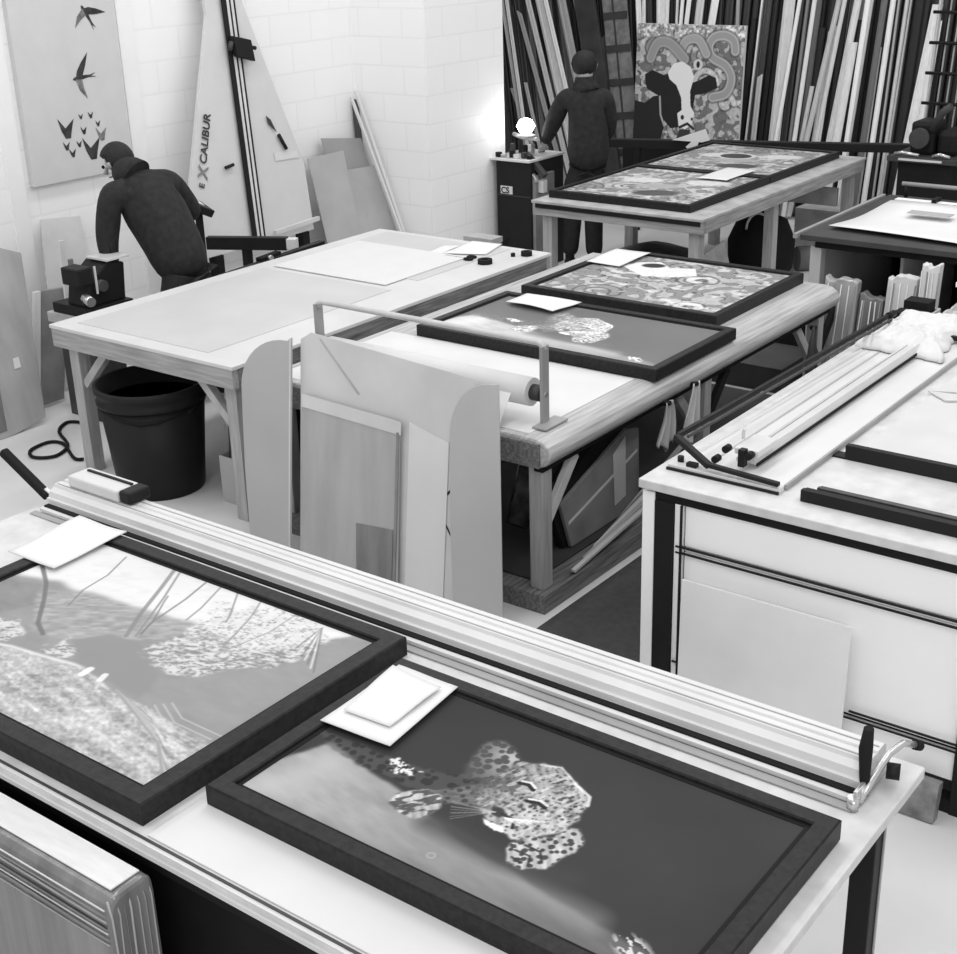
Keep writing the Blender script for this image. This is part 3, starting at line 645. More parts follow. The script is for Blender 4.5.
sheet_panel('clear_film_sheet', 'tall pale translucent sheet in front of the film roll on the padded bench', [(-4.31, .01), (-4.315, 1.06), (-4.25, 1.10), (-3.32, 1.045), (-3.30, .95), (-3.30, .01)], CLEAR, -.035, .003, 'sheet',
            (('fold_line', CARD, [(-4.2, 1.08), (-4.19, 1.08), (-3.95, .87), (-3.96, .865)], .003), ('fold_line', BLACKM, [(-3.60, .60), (-3.592, .60), (-3.40, .33), (-3.408, .33)], .003), ('fold_line', BLACKM, [(-3.50, .465), (-3.492, .46), (-3.40, .56), (-3.408, .565)], .003),
             ('white_backing', MATB, [(-3.66, .01), (-3.66, .80), (-3.44, .75), (-3.44, .01)], .004)))
sheet_panel('bagged_prints', 'grey film pocket of prints leaning in front of the tall translucent sheet', [(-4.29, .01), (-4.285, .76), (-4.20, .80), (-3.70, .76), (-3.69, .01)], FILM, -.055, .008, 'film pocket',
            (('dark_print', FILMD, [(-3.93, .01), (-3.94, .28), (-3.72, .30), (-3.72, .01)], .004), ('pocket_hem', CLEAR, [(-4.285, .76), (-4.285, .82), (-3.69, .80), (-3.69, .74)], .004), ('edge_strip', GREY, [(-3.715, .01), (-3.715, .75), (-3.70, .75), (-3.70, .01)], .005)))
sheet_panel('curved_grey_panel', 'grey panel with rounded upper corner beside the bench leg, right of the translucent sheet', [(-3.085, .01), (-3.17, 1.06)] + arc(-3.19, .82, .22, .235, 90, 180) + [(-3.39, .4), (-3.35, .01)], mat('grey_acrylic_light', 178, .35, .03, 2, spec=.5), -.075, .005, 'panel')

# frames on the padded bench and the bench behind
a = art_for(-4.46, -3.035, 5.285, 6.08, .045, 300, 12); leopard_art(a, 46)  # whole picture lightened to imitate glare on its surface
picture_frame('picture_frame', 'dark framed leopard picture on the padded bench, the nearer frame there', -4.46, -3.035, 5.285, 6.08, .801, .059, .045, a, AMG)
a = art_for(-4.46, -3.22, 6.222, 7.27, .045, 320, 22); swirl_art(a, 11, 145, 200)
a.mix(a.poly([(.16, .70), (.36, .54), (.50, .60), (.60, .70), (.52, .86), (.40, .80), (.30, .90), (.2, .84)])*.85, 236)
a.mix(a.ell(.30, .80, .07, .05, .3, .3), 60)
picture_frame('picture_frame', 'dark framed graffiti picture on the padded bench, the farther frame there', -4.46, -3.22, 6.222, 7.27, .801, .059, .045, a, AM)
tag(sheet('paper_sheet', WHITE, [(-4.311, 5.87), (-3.985, 5.84), (-3.955, 6.075), (-4.317, 6.075)], .861, bumpy=.012, seed=2), 'white sheet with curled corner on the nearer frame of the padded bench', 'paper')
tag(sheet('paper_sheet', WHITE, [(-4.44, 6.87), (-4.203, 6.86), (-4.21, 7.24), (-4.45, 7.235)], .861, bumpy=.006, seed=12), 'white sheet on the far left corner of the graffiti frame on the padded bench', 'paper')
g = timber_bench('timber_bench', 'timber bench at the back with two graffiti pictures on it', -5.84, -4.42, 8.29, 11.08, .85, WOOD, WOODY, lw=.08, ap=.085, legs=[8.39, 9.55, 10.98], braces=False)
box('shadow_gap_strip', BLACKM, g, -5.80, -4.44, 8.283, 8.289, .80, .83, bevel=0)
box('rear_stretcher', WOOD, g, -5.70, -4.60, 10.94, 10.98, .45, .60)
for (y0, y1, sd, lab) in ((8.435, 9.66, 31, 'dark framed graffiti picture on the back bench, nearer of the two'), (9.672, 10.945, 33, 'dark framed graffiti picture with dark oval on the back bench, farther of the two')):
    a = art_for(-5.78, -4.60, y0, y1, .04, 260, sd); swirl_art(a, sd, 145, 215)  # picture tones raised to carry the glare
    for q in ((.62, .25, 70), (.3, .6, 225), (.75, .7, 225), (.5, .45, 175)):
        a.mix(a.ell(q[0], q[1], .17, .10, .3, .3)*.9, q[2])
    if sd == 33: a.mix(a.ell(.42, .60, .17, .14, 0, .1), 215); a.mix(a.ell(.42, .60, .13, .11, 0, .1), 62)
    picture_frame('picture_frame', lab, -5.78, -4.60, y0, y1, .85, .055, .04, a, AMG)
tag(sheet('paper_sheet', WHITE, [(-5.05, 9.35), (-4.80, 9.35), (-4.80, 9.85), (-5.05, 9.85)], .907, bumpy=.004, seed=6), 'white sheet lying over the join of the two pictures on the back bench', 'paper')

# ------------------------------------------------------------ right hand bench with drawers
t = thing('drawer_bench', 'bench on the right with white drawer front in a black frame, carrying the mat cutter', 'workbench', (-1.2, 5.1, 0))
box('bench_top', LTOP, t, -2.325, .25, 3.94, 6.45, .915, .95, bevel=.004)
box('top_band', BLACK, t, -2.27, .2, 3.965, 4.0, .875, .915, bevel=0)
for x in (-2.265, -1.12, .05):
    box('frame_post', BLACK, t, x, x+.075, 3.955, 4.02, 0, .874)
box('side_strip', WHITEP, t, -2.318, -2.268, 3.96, 4.05, 0, .90)
box('bottom_rail', BLACK, t, -2.19, .05, 3.96, 4.02, .0, .05)
box('white_strip', WHITEP, t, -2.188, -2.158, 3.965, 3.99, .05, .874)
box('upper_drawer_front', WHITEP, t, -2.15, -1.125, 3.975, 3.99, .715, .874)
box('middle_drawer_front', WHITEP, t, -2.15, -1.125, 3.975, 3.99, .25, .690)
box('lower_drawer_front', WHITEP, t, -2.15, -1.125, 3.975, 3.99, .12, .235)
box('upper_drawer_front', WHITEP, t, -1.04, .05, 3.975, 3.99, .715, .874)
box('middle_drawer_front', WHITEP, t, -1.04, .05, 3.975, 3.99, .12, .690)
box('strip_between_drawers', WHITEP, t, -2.15, -1.125, 3.978, 3.99, .695, .710, bevel=0)
box('carcass', BLACKM, t, -2.18, .15, 3.992, 6.35, .12, .87)
box('carcass_side', BLACKM, t, -2.26, -2.19, 4.03, 6.35, 0, .87)
box('wire_rod', BLACK, t, -2.18, -1.05, 3.960, 3.970, .709, .715, bevel=0)
box('wire_rod', BLACK, t, -2.18, -1.05, 3.960, 3.970, .686, .691, bevel=0)
box('wire_rod', BLACK, t, -2.18, -1.05, 3.955, 3.962, .240, .245, bevel=0)
box('wire_rod', BLACK, t, -1.49, -1.05, 3.955, 3.962, .267, .273, bevel=0)
box('wire_rod', BLACK, t, -2.163, -2.157, 3.958, 3.968, .05, .874, bevel=0)
o = box('grey_mount_board', mat('leaning_board', 236, .5, .015), None, -2.14, -1.50, 3.925, 3.933, .0, .60, rot=RX(-1.5), piv=(-1.8, 3.93, 0)); tag(o, 'large pale board leaning against the white drawer fronts of the right bench', 'board')
o = box('magazine', mat('printed_magazine', 120, .4, .25, 14), None, -1.30, -1.14, 3.88, 3.925, .0, .14, rot=RX(-10)); tag(o, 'dark and pale magazine on the floor under the drawers, at the right edge', 'magazine')

# mat cutter on it
t = thing('mat_cutter', 'white mat cutter with long clamp bar and raised black squaring arm, on the right bench', 'mat cutter', (-2.05, 5.05, .95))
box('cutter_bed', mat('white_cutter_bed', 218, .3, .01), t, -2.25, -1.85, 4.12, 6.05, .951, .968)
box('front_bar', ALU, t, -2.285, -1.845, 4.075, 4.115, .951, .970)
box('front_bar_edge', BLACK, t, -2.285, -1.845, 4.066, 4.074, .951, .960, bevel=0)
box('bed_edge', ALUD, t, -1.848, -1.838, 4.12, 6.05, .951, .972)
box('bed_slot', CARD, t, -2.165, -2.155, 4.13, 6.04, .968, .9695, bevel=0)
MB().prism([(x, 4.20, z) for x, z in ((-2.075, .985), (-2.075, .998), (-2.055, 1.01), (-2.03, 1.01), (-2.025, 1.018), (-2.005, 1.018), (-1.995, .985))], (0, 1.82, 0)).build('clamp_bar', ALU, t, .001)
box('clamp_bar_shadow_line', BLACKM, t, -1.996, -1.990, 4.20, 6.02, .980, .990, bevel=0)
box('clamp_bar_groove', ALUD, t, -2.05, -2.046, 4.2, 6.02, 1.009, 1.012, bevel=0)
hd = box('cutting_head', ALU, t, -2.075, -1.98, 4.18, 4.34, 1.018, 1.045, bevel=.006)
MB().bar((-2.10, 4.30, 1.04), (-2.06, 4.22, 1.11), .012, .02).build('head_lever', CHROME, hd)
for x, y, z in ((-2.105, 4.20, 1.03), (-2.125, 4.16, 1.0), (-2.0, 4.17, 1.035)):
    MB().tube([(x, y, z), (x, y-.03, z)], .014, 14).build('knob', BLACK, hd)
box('head_blade_holder', BLACK, hd, -2.045, -2.02, 4.15, 4.18, .985, 1.05)
MB().bar((-2.29, 4.16, 1.05), (-2.245, 6.03, 1.05), .018, .02).build('squaring_arm', BLACK, t, .003)
MB().bar((-2.262, 4.18, 1.045), (-2.217, 6.0, 1.045), .008, .010).build('squaring_arm_fence', DGREY, t)
MB().bar((-2.295, 4.15, 1.05), (-2.12, 4.085, .992), .026, .022).build('hinge_arm', BLACK, t, .004)
MB().bar((-2.13, 4.088, .995), (-1.85, 4.08, .985), .022, .016).build('hinge_arm', BLACK, t, .003)
MB().tube([(-2.245, 6.03, 1.05), (-2.24, 6.09, 1.05)], .016, 12).build('arm_end_cap', BLACK, t)
MB().tube([(-2.24, 6.05, 1.045), (-2.24, 6.05, .968)], .010, 8).build('arm_post', BLACK, t)
box('stop_block', BLACK, t, -2.215, -2.175, 4.085, 4.11, .970, .985)
MB().tube([(-2.255, 4.12, .969), (-2.255, 4.12, .99)], .012, 10).build('stop_knob', BLACK, t)
MB().bar((-1.99, 6.035, .995), (-1.78, 6.04, .985), .02, .02).build('rear_bracket', BLACK, t)
# loose black mouldings
for i, (x, y, w, h, lab) in enumerate(((-1.762, 4.062, .05, .042, 'nearest thick black moulding lying on the right bench'), (-1.735, 4.135, .038, .030, 'thinner black moulding lying directly behind the nearest one on the right bench'), (-1.79, 4.50, .055, .055, 'black moulding lying farthest back on the right bench'))):
    t = thing('black_moulding', lab, 'moulding', (x, y, .95), None)
    MB().prism([(x, y+a, .951+b_) for a, b_ in ((0, 0), (0, h), (w*.45, h), (w*.55, h*.8), (w, h*.8), (w, 0))], (2.0, 0, 0)).build('moulding_body', BLACK if i != 1 else mat('brown_black_moulding', 60, .4, .2, 20), t, .001)
    if i == 2: MB().box(x-.05, x+.1, y+.002, y+w, .9505, .957).build('lip', BLACK, t)
tag(sheet('mount_board', mat('bench_card', 205, .6, .02), [(-1.78, 4.62), (.15, 4.62), (.15, 5.9), (-1.78, 5.9)], .951, th=.003), 'large pale card lying on the right bench, behind the black mouldings', 'board')
t = thing('scrap_paper', 'small crumpled scrap on the pale card of the right bench', 'paper', (-1.73, 5.35, .955))
MB().prism([(-1.80, 5.36, .957), (-1.70, 5.28, .958), (-1.62, 5.33, .957), (-1.60, 5.40, .957), (-1.70, 5.38, .963)], (0, 0, .006)).build('scrap', CARDL, t)
def cloth(name, label, x0, x1, y0, y1, z, amp, m, seed, edge=.0):
    rs = np.random.RandomState(seed); nx, ny = 60, 60
    nx = ny = 90; A = Art(x1-x0, y1-y0, nx, seed); A.ny = ny; v = np.linspace(0, 1, ny); A.U, A.V = np.meshgrid(np.linspace(0, 1, nx), v); A.X, A.Y = A.U*(x1-x0), A.V*(y1-y0); A.a = A.U*0
    n1 = A.noise(.18, .11, 4, .5); r1 = np.abs(A.noise(.16, .10, 3, .9)-.5)*2
    m_ = np.minimum.reduce([A.U, 1-A.U, A.V, 1-A.V])*5; m_ = np.clip(m_, 0, 1)**.5
    r2 = np.abs(A.noise(.07, .05, 3, 1.2)-.5)*2; zz = z + m_*amp*(.1 + n1*.8 + (1-r1)*.35 + (1-r2)*.35)
    sx = x0 + A.X + (A.noise(.2)-.5)*.10; sy = y0 + A.Y + (A.noise(.2)-.5)*.14
    P_ = np.stack([sx, sy, zz], -1).reshape(-1, 3)
    idx = np.arange(nx*ny).reshape(ny, nx); q = np.stack([idx[:-1, :-1], idx[:-1, 1:], idx[1:, 1:], idx[1:, :-1]], -1).reshape(-1, 4)
    me = bpy.data.meshes.new(name); me.from_pydata(P_.tolist(), [], q.tolist())
    o = link(name, me, m, None, 0, True); s = o.modifiers.new('solid', 'SOLIDIFY'); s.thickness = .004; s.offset = 1
    tag(o, label, 'cloth'); return o
cloth('white_cloth', 'crumpled white cloth lying over the far end of the mat cutter', -2.25, -1.90, 5.72, 6.36, .972, .06, mat('white_cotton', 214, .9, .02), 5)

# ------------------------------------------------------------ things under and beside the padded bench
t = thing('folio_case', 'large grey folio board with pale labels leaning beneath the padded bench', 'folio', (-3.2, 5.1, .09))
fx = -3.20
MB().prism([(fx, 4.74, .34), (fx, 4.83, .095), (fx, 5.44, .095), (fx, 5.42, .50), (fx, 5.30, .53)], (-.02, 0, 0)).build('folio_board', GREY, t, .004)
MB().prism([(fx-.025, 4.68, .36), (fx-.025, 4.80, .095), (fx-.025, 5.40, .095), (fx-.025, 5.30, .58), (fx-.025, 5.22, .60)], (-.04, 0, 0)).build('dark_backing', BLACKM, t, .004)
MB().prism([(fx+.002, 5.18, .44), (fx+.002, 5.20, .17), (fx+.002, 5.30, .19), (fx+.002, 5.29, .50)], (.002, 0, 0)).build('paper_label', CARDL, t)
MB().prism([(fx+.002, 4.80, .22), (fx+.002, 4.80, .235), (fx+.002, 5.40, .40), (fx+.002, 5.40, .385)], (.003, 0, 0)).build('strap', CARDL, t)
t = thing('bubble_wrap_roll', 'dark rolled bag lying over the folio beneath the padded bench', 'bag', (-3.5, 5.0, .5))
MB().tube([(-3.42, 4.70, .20), (-3.42, 4.85, .40), (-3.42, 5.05, .54), (-3.43, 5.25, .56)], [.05, .09, .09, .05], 12).build('rolled_bag', mat('shiny_dark_bag', 70, .25, .35, 12, bump=.5), t)
rnd = random.Random(2)
for k in range(5):
    y0 = 4.60+.13*k
    o = MB().bar((-3.04-.026*k, y0, .112), (-3.04-.026*k, y0+.62, .19+.03*k), .022, .014).build('moulding_offcut', (CARDL, CARD, ALU, GREY, CARDL)[k], None, .001)
    tag(o, 'thin moulding offcut lying on the base rail beneath the padded bench', 'moulding offcut', 'moulding offcuts beneath the padded bench')
def hanging(name, label, y, z, w, h, m, seed):
    rs = random.Random(seed); t = thing(name, label, 'cloth', (-3.0, y, z)); n = 16; mb = MB(); g = []
    for j in range(n+1):
        v = j/n; row = []
        for i in range(n+1):
            u = i/n; fold = .016*math.sin(u*15+seed+2*v)*(.3+v)
            row.append(mb.bm.verts.new((-2.988+.012*v+fold, y + (u-.5)*w*(.45+.75*v) + .02*math.sin(3*v+seed), z - h*v*(1-.22*abs(math.sin(u*5+seed))))))
        g.append(row)
    for j in range(n):
        for i in range(n): f = mb.bm.faces.new((g[j][i], g[j][i+1], g[j+1][i+1], g[j+1][i])); f.smooth = True
    o = mb.build('cloth_fold', m, t); sd = o.modifiers.new('solid', 'SOLIDIFY'); sd.thickness = .005
    MB().tube([(-3.01, y, z-.01), (-2.975, y, z+.0)], .012, 8).build('hook', BLACK, t)
    return t
hanging('hanging_rag', 'grey rag hanging from the right edge of the padded bench, nearer one', 5.32, .70, .14, .24, CARD, 1)
hanging('hanging_rag', 'pale rag hanging from the right edge of the padded bench, farther one', 5.58, .72, .14, .30, CARDL, 2)
hanging('hanging_gloves', 'dark and white gloves hanging near the far end of the padded bench', 6.93, .66, .10, .26, DGREY, 3)
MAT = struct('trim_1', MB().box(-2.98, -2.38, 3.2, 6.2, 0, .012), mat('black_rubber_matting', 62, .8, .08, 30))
o = box('dark_crate', DGREY, None, -4.25, -3.45, 7.55, 8.05, 0, .16); tag(o, 'low dark crate on the floor between the padded bench and the back bench', 'crate')
o = box('flat_carton', CARD, None, -2.92, -2.70, 6.35, 7.2, 0, .22); tag(o, 'grey flat carton on the floor right of the padded bench', 'carton')
t = thing('floor_stool', 'small dark wedge shaped door stop on the carton right of the padded bench', 'door stop', (-2.8, 6.6, .22))
MB().prism([(-2.86, 6.55, .221), (-2.78, 6.55, .221), (-2.80, 6.55, .29), (-2.83, 6.55, .30)], (0, .12, 0)).build('wedge', BLACKM, t)
o = box('edge_board', BLACKM, None, -4.15, -3.52, 8.10, 8.15, 0, .30, bevel=.004); tag(o, 'dark board standing on edge between padded bench and plan table', 'board')
o = box('pale_board', CARD, None, -3.95, -3.5, 8.2, 9.6, 0, .02); tag(o, 'pale board lying on the floor beside the back bench', 'board')

# under the back bench
t = thing('black_sack', 'full black refuse sack under the back bench', 'sack', (-5.4, 9.3, 0))
A = []
MB().lathe((-5.35, 9.25, 0), [(.30, .0), (.42, .06), (.44, .18), (.36, .30), (.16, .37), (.05, .40)], 22).build('sack_body', mat('black_polythene', 36, .3, .1, 9, bump=.8), t)
t = thing('holdall', 'rounded black bag with pale strap under the back bench, right side', 'bag', (-4.85, 10.0, 0))
MB().lathe((-4.88, 10.15, 0), [(.20, .0), (.26, .08), (.27, .30), (.20, .46), (.06, .52)], 22).build('bag_body', BLACKM, t)
MB().tube([(-4.80+.11*math.cos(a*math.pi/8), 9.93, .42+.14*math.sin(a*math.pi/8)) for a in range(9)], .010, 8).build('strap', CARDL, t)
t = thing('cardboard_carton', 'open grey cardboard carton under the near right corner of the back bench', 'carton', (-4.75, 9.0, 0))
box('carton_body', CARD, t, -4.86, -4.50, 8.75, 9.25, 0, .26)
MB().bar((-4.68, 8.75, .266), (-4.68, 9.2, .34), .34, .006, (1, 0, .2)).build('carton_flap', WOOD, t)
t = thing('timber_offcut_box', 'low wooden box of offcuts behind the back bench', 'box', (-4.8, 11.4, 0))
box('box_body', WOOD, t, -5.1, -4.5, 11.25, 11.5, .0, .34)
t = thing('grey_tube', 'thick grey cardboard tube lying beneath the back bench', 'tube', (-4.6, 10.6, 0))
MB().tube([(-4.70, 10.45, .10), (-4.15, 11.0, .10)], .10, 20).build('tube_wall', GREY, t)

# ------------------------------------------------------------ plan table, right, behind the drawer bench
t = thing('plan_table', 'plan table with slotted compartments, white papers on top, behind the cutter bench', 'table', (-2.4, 8.3, 0))
box('table_top', DGREY, t, -3.43, -1.3, 7.66, 9.05, .95, .985, bevel=.004)  # dark grey stands in for shadow along the front of the top
box('dark_underside', BLACKM, t, -3.36, -1.35, 7.72, 9.0, .90, .95)
box('side_post', CARDL, t, -3.40, -3.33, 7.75, 7.82, 0, .90)
for i, x in enumerate((-3.36, -2.93, -2.50, -2.05, -1.6)):
    box('divider', CARD if i == 0 else CARDL, t, x, x+.018, 7.83 if i == 0 else 8.0, 8.95, .10, .90)
box('back_panel', BLACKM, t, -3.36, -1.35, 8.96, 9.0, 0, .90)
box('floor_panel', BLACKM, t, -3.36, -1.35, 7.83, 8.95, .04, .10)
box('edge_rail', ALUD, t, -3.46, -3.435, 7.62, 9.0, .965, .995)
for x in (-3.3, -2.3, -1.4): MB().tube([(x, 9.0, .985), (x, 9.0, 1.075)], .012, 8).build('rod_bracket', BLACK, t)
MB().tube([(-3.33, 9.0, 1.075), (-1.35, 9.0, 1.075)], .014, 10).build('rear_rod', ALUD, t)
box('cutter_rail', WHITEP, t, -3.30, -1.35, 8.80, 8.86, .986, 1.01)
for x in (-3.05, -2.86, -2.62, -2.4): box('rail_clamp', BLACK, t, x, x+.03, 8.78, 8.88, 1.0105, 1.035)
for pts, lab, sd, bz, zz in (([(-3.34, 7.86), (-1.4, 7.67), (-1.4, 8.74), (-3.30, 8.74)], 'large white drape of paper covering the plan table', 1, .03, .986), ([(-3.05, 8.35), (-2.78, 8.35), (-2.78, 8.45), (-3.05, 8.45)], 'narrow grey card lying on the white paper of the plan table', 3, .001, 1.022)):
    tag(sheet('paper_drape', WHITE if sd < 3 else CARD, pts, zz, bumpy=bz, seed=sd), lab, 'paper')
# film wrapped sheets leaning into the compartments
for i, (x0, x1, y, h, m, lab) in enumerate(((-3.17, -2.97, 7.34, .80, FILM, 'streaky film wrapped bundle leaning at the plan table, leftmost'), (-2.96, -2.82, 7.36, .72, FILMD, 'darker film wrapped bundle leaning at the plan table, second from the left'), (-2.81, -2.64, 7.38, .84, CARDL, 'tall white bubble wrapped sheet leaning at the plan table, third from the left'), (-2.62, -2.52, 7.38, .93, MATB, 'narrow pale wrapped sheet leaning at the plan table, beside the cream box'))):
    t = thing('wrapped_bundle', lab, 'wrapped bundle', ((x0+x1)/2, y, 0))
    rr = random.Random(i+3); top = [(x1 - (x1-x0)*k/7, h + rr.uniform(-.018, .018)) for k in range(8)]
    MB().prism([(x0, y, 0), (x1, y, 0)] + [(x, y+.12, z) for x, z in top], (0, .07, 0)).build('wrapped_sheet', m, t, .008)
    for k in range(5):
        xx = x0 + (x1-x0)*(k+.5)/5 + rr.uniform(-.01, .01)
        MB().tube([(xx, y-.001, .02), (xx+rr.uniform(-.01, .01), y+.055, h*.5), (xx+rr.uniform(-.01, .01), y+.113, h-.03)], .004, 6).build('film_crease', (CARDL, GREY, ALU)[k % 3], t)
t = thing('cream_file_box', 'cream box with open top holding black folders, right of the film wrapped sheets', 'box', (-2.4, 6.75, 0))
for args in ((-2.45, -2.30, 6.58, 6.59, 0, .875), (-2.45, -2.30, 6.88, 6.89, 0, .875), (-2.46, -2.45, 6.58, 6.89, 0, .875), (-2.30, -2.29, 6.58, 6.89, 0, .875)):
    box('box_side', CARDL, t, *args)
box('box_base', CARDL, t, -2.45, -2.30, 6.59, 6.88, 0, .01)
for y, lab in ((6.62, 'black folder at the front of the cream box'), (6.76, 'black folder at the back of the cream box')):
    o = box('black_folder', BLACKM, None, -2.44, -2.31, y, y+.10, .012, .90+(y-6.62)*.2); tag(o, lab, 'folder')
t = thing('white_shelf_box', 'white topped carton at the right edge behind the drawer bench, beside the cream box', 'carton', (-1.9, 7.2, 0))
box('carton_body', MATB, t, -2.25, -1.5, 7.05, 7.45, 0, .96)
box('carton_lid', WHITEP, t, -2.27, -1.48, 7.02, 7.47, .96, .985)
cloth('crumpled_wrapping', 'crumpled printed wrapping lying behind the drawer bench at the right edge', -2.22, -1.6, 6.5, 6.95, .80, .16, mat('printed_wrap', 170, .5, .4, 14), 9)
o = box('wrap_bin', CARD, None, -2.24, -1.55, 6.5, 6.98, 0, .795); tag(o, 'grey carton beneath the crumpled wrapping at the right edge', 'carton')

# ------------------------------------------------------------ moulding rack along the back wall
tones = {}
def tone_mat(v, i=0):
    k = int(round(v/15.0)*15); 
    return mat('moulding_finish_%d' % k, k, .45, .045, 5, (14, 14, .7))
RB, RS = 12.30, .17                                        # rack plane: foot line and backward lean
def tone_word(v): return 'black' if v < 70 else 'dark grey' if v < 130 else 'mid grey' if v < 180 else 'pale' if v < 222 else 'white'
def section(x): return ('at the rack end behind the person' if x < -7.95 else 'directly behind the cow painting' if x < -6.2 else 'just right of the cow painting' if x < -5.45 else 'well right of the cow painting' if x < -4.9 else 'at the right rack end')
def moulding(x0, x1, h, w, tone, off, rnd, deep=.026):
    d = 'moulding length'
    h = min(h, 3.0)
    a = Vector((x0, RB+off, .03)); b = Vector((x1, RB+off+RS*h, h)); ww = Vector((w, 0, 0)); dp = Vector((0, deep, 0))
    mb = MB(); prof = [(0, 0), (w*.25, -.008), (w*.35, -.002), (w*.8, -.002), (w, .008), (w, deep), (0, deep)]
    A_ = [mb.bm.verts.new(a + Vector((p, q, 0))) for p, q in prof]
    cut = w*rnd.choice((0, 0, .7, -.5)) if h < 2.9 else 0
    B_ = [mb.bm.verts.new(b + Vector((p, q, cut*(p/w-.5)))) for p, q in prof]
    mb.bm.faces.new(A_); mb.bm.faces.new(B_[::-1]); n = len(prof)
    for i in range(n): mb.bm.faces.new((A_[i], B_[i], B_[(i+1) % n], A_[(i+1) % n]))
    short = h < 2.9
    xm = x0 + (x1-x0)*.4
    size = 'broad' if w > .07 else 'narrow'
    lab = '%s %s %smoulding leaning upright %s' % (size, tone_word(tone), 'short ' if short else '', section(xm))
    o = mb.build('moulding_length', tone_mat(tone)); tag(o, lab, 'moulding', 'mouldings: ' + lab.replace(' leaning upright', ''))
    return o
rnd = random.Random(77)
key = [(-6.19, -6.19, 3.0, 0.016, 215), (-6.11, -6.13, 1.28, 0.053, 185), (-5.91, -5.95, 3.0, 0.112, 185), (-5.89, -5.73, 3.0, 0.036, 215), (-5.67, -5.61, 3.0, 0.04, 205), (-5.52, -5.48, 1.72, 0.089, 205), (-5.67, -5.58, 1.21, 0.041, 185), (-5.31, -5.24, 1.61, 0.078, 195), (-5.16, -5.12, 3.0, 0.058, 235), (-5.12, -5.04, 3.0, 0.02, 180), (-4.99, -4.98, 1.57, 0.029, 190), (-4.93, -4.91, 3.0, 0.048, 210), (-4.82, -4.85, 3.0, 0.019, 160), (-4.77, -4.76, 3.0, 0.032, 190), (-4.73, -4.7, 3.0, 0.014, 180), (-4.67, -4.54, 1.94, 0.092, 215), (-4.52, -4.49, 1.79, 0.063, 232), (-4.43, -4.49, 3.0, 0.023, 190), (-5.63, -5.29, 3.0, 0.049, 175), (-5.49, -5.26, 3.0, 0.039, 190), (-5.41, -5.19, 3.0, 0.067, 195), (-5.73, -5.72, 3.0, 0.03, 120), (-5.02, -4.98, 3.0, 0.057, 95), (-8.64, -9.52, 3.0, 0.039, 180), (-8.58, -9.43, 3.0, 0.039, 200), (-8.22, -9.03, 1.8, 0.064, 150), (-8.12, -9.36, 3.0, 0.064, 190), (-8.02, -9.18, 3.0, 0.114, 195), (-7.87, -9.08, 3.0, 0.05, 225), (-7.76, -8.84, 3.0, 0.099, 165), (-7.59, -8.73, 3.0, 0.097, 170), (-8.44, -9.02, 1.03, 0.039, 170), (-8.41, -8.83, 1.1, 0.039, 160), (-7.2, -7.71, 3.0, 0.058, 225), (-7.2, -7.57, 3.0, 0.034, 200), (-7.09, -7.46, 3.0, 0.102, 215), (-7.06, -7.29, 3.0, 0.034, 210), (-6.97, -7.06, 3.0, 0.034, 235), (-6.98, -6.93, 3.0, 0.044, 225), (-6.85, -6.81, 3.0, 0.076, 190), (-6.84, -6.65, 3.0, 0.076, 235), (-6.27, -6.53, 3.0, 0.032, 150), (-6.93, -7.16, 3.0, 0.022, 200)]
for i, k in enumerate(key):                                # front rows: the lengths that stand out
    moulding(*k[:4], min(250, k[4]*1.09+6), -.012 - .024*(i % 5), rnd, .014)
for row in range(3):                                       # rows behind, mostly dark, packed side by side
    x = -8.9
    while x < -3.7:
        w = rnd.uniform(.035, .085); tl = -1.0*min(1, max(0, (-6.2 - x)/1.8))
        tone = rnd.choice((30, 45, 45, 45, 60, 75, 105)) if row == 0 else rnd.choice((30, 45, 45, 60, 90, 165))
        if row == 0 and x < -7.6: tone = rnd.choice((45, 60, 90, 120))
        hh = rnd.choice((3.0, 3.0, 3.0, rnd.uniform(1.5, 2.0))) if row == 0 else 3.0
        moulding(x, x + tl*.75*hh/3, hh, w, tone, .045 + .04*row, rnd)
        x += w + rnd.uniform(.004, .03 if row == 0 else .012)
P0 = lambda x, z, off=0: (x, RB + RS*z + off, z)
o = MB().prism([P0(-7.62, .03, -.205), P0(-8.50, 3.0, -.205), P0(-8.27, 3.0, -.205), P0(-7.36, .03, -.205)], (0, .04, 0)).build('dark_plank', mat('stained_plank', 62, .55, .12, 6), None, .003)
tag(o, 'wide dark stained plank leaning between the person at the machine and the cow painting', 'plank')
t = thing('banded_board', 'grey board with dark cross bands leaning just left of the cow painting', 'board', (-7.4, 12.2, .03))
MB().prism([P0(-7.44, .03, -.145), P0(-8.12, 2.95, -.145), P0(-7.83, 2.95, -.145), P0(-7.18, .03, -.145)], (0, .025, 0)).build('board', mat('grey_sacking', 125, .8, .15, 14), t)
MB().prism([P0(-7.33, .03, -.150), P0(-8.0, 2.95, -.150), P0(-7.98, 2.95, -.150), P0(-7.31, .03, -.150)], (0, -.003, 0)).build('seam', DGREY, t)
for z in (.45, .80, 1.12, 1.44, 1.75, 2.05):
    xx = -7.44 - .233*(z-.03)
    MB().prism([P0(xx, z, -.151), P0(xx-.015, z+.07, -.151), P0(xx+.27, z+.10, -.151), P0(xx+.28, z+.03, -.151)], (0, -.004, 0)).build('cross_band', DGREY, t)
o = box('rack_bench', BLACKM, None, -7.3, -5.95, 11.96, 12.13, 0, .645); tag(o, 'dark low rack board on which the cow painting stands', 'rack board')
t = thing('cow_painting', 'unframed painting of a black and white cow, standing before the moulding rack', 'painting', (-6.63, 12.05, .65))
a = Art(1.15, 1.12, 300, 44); cow_art(a)
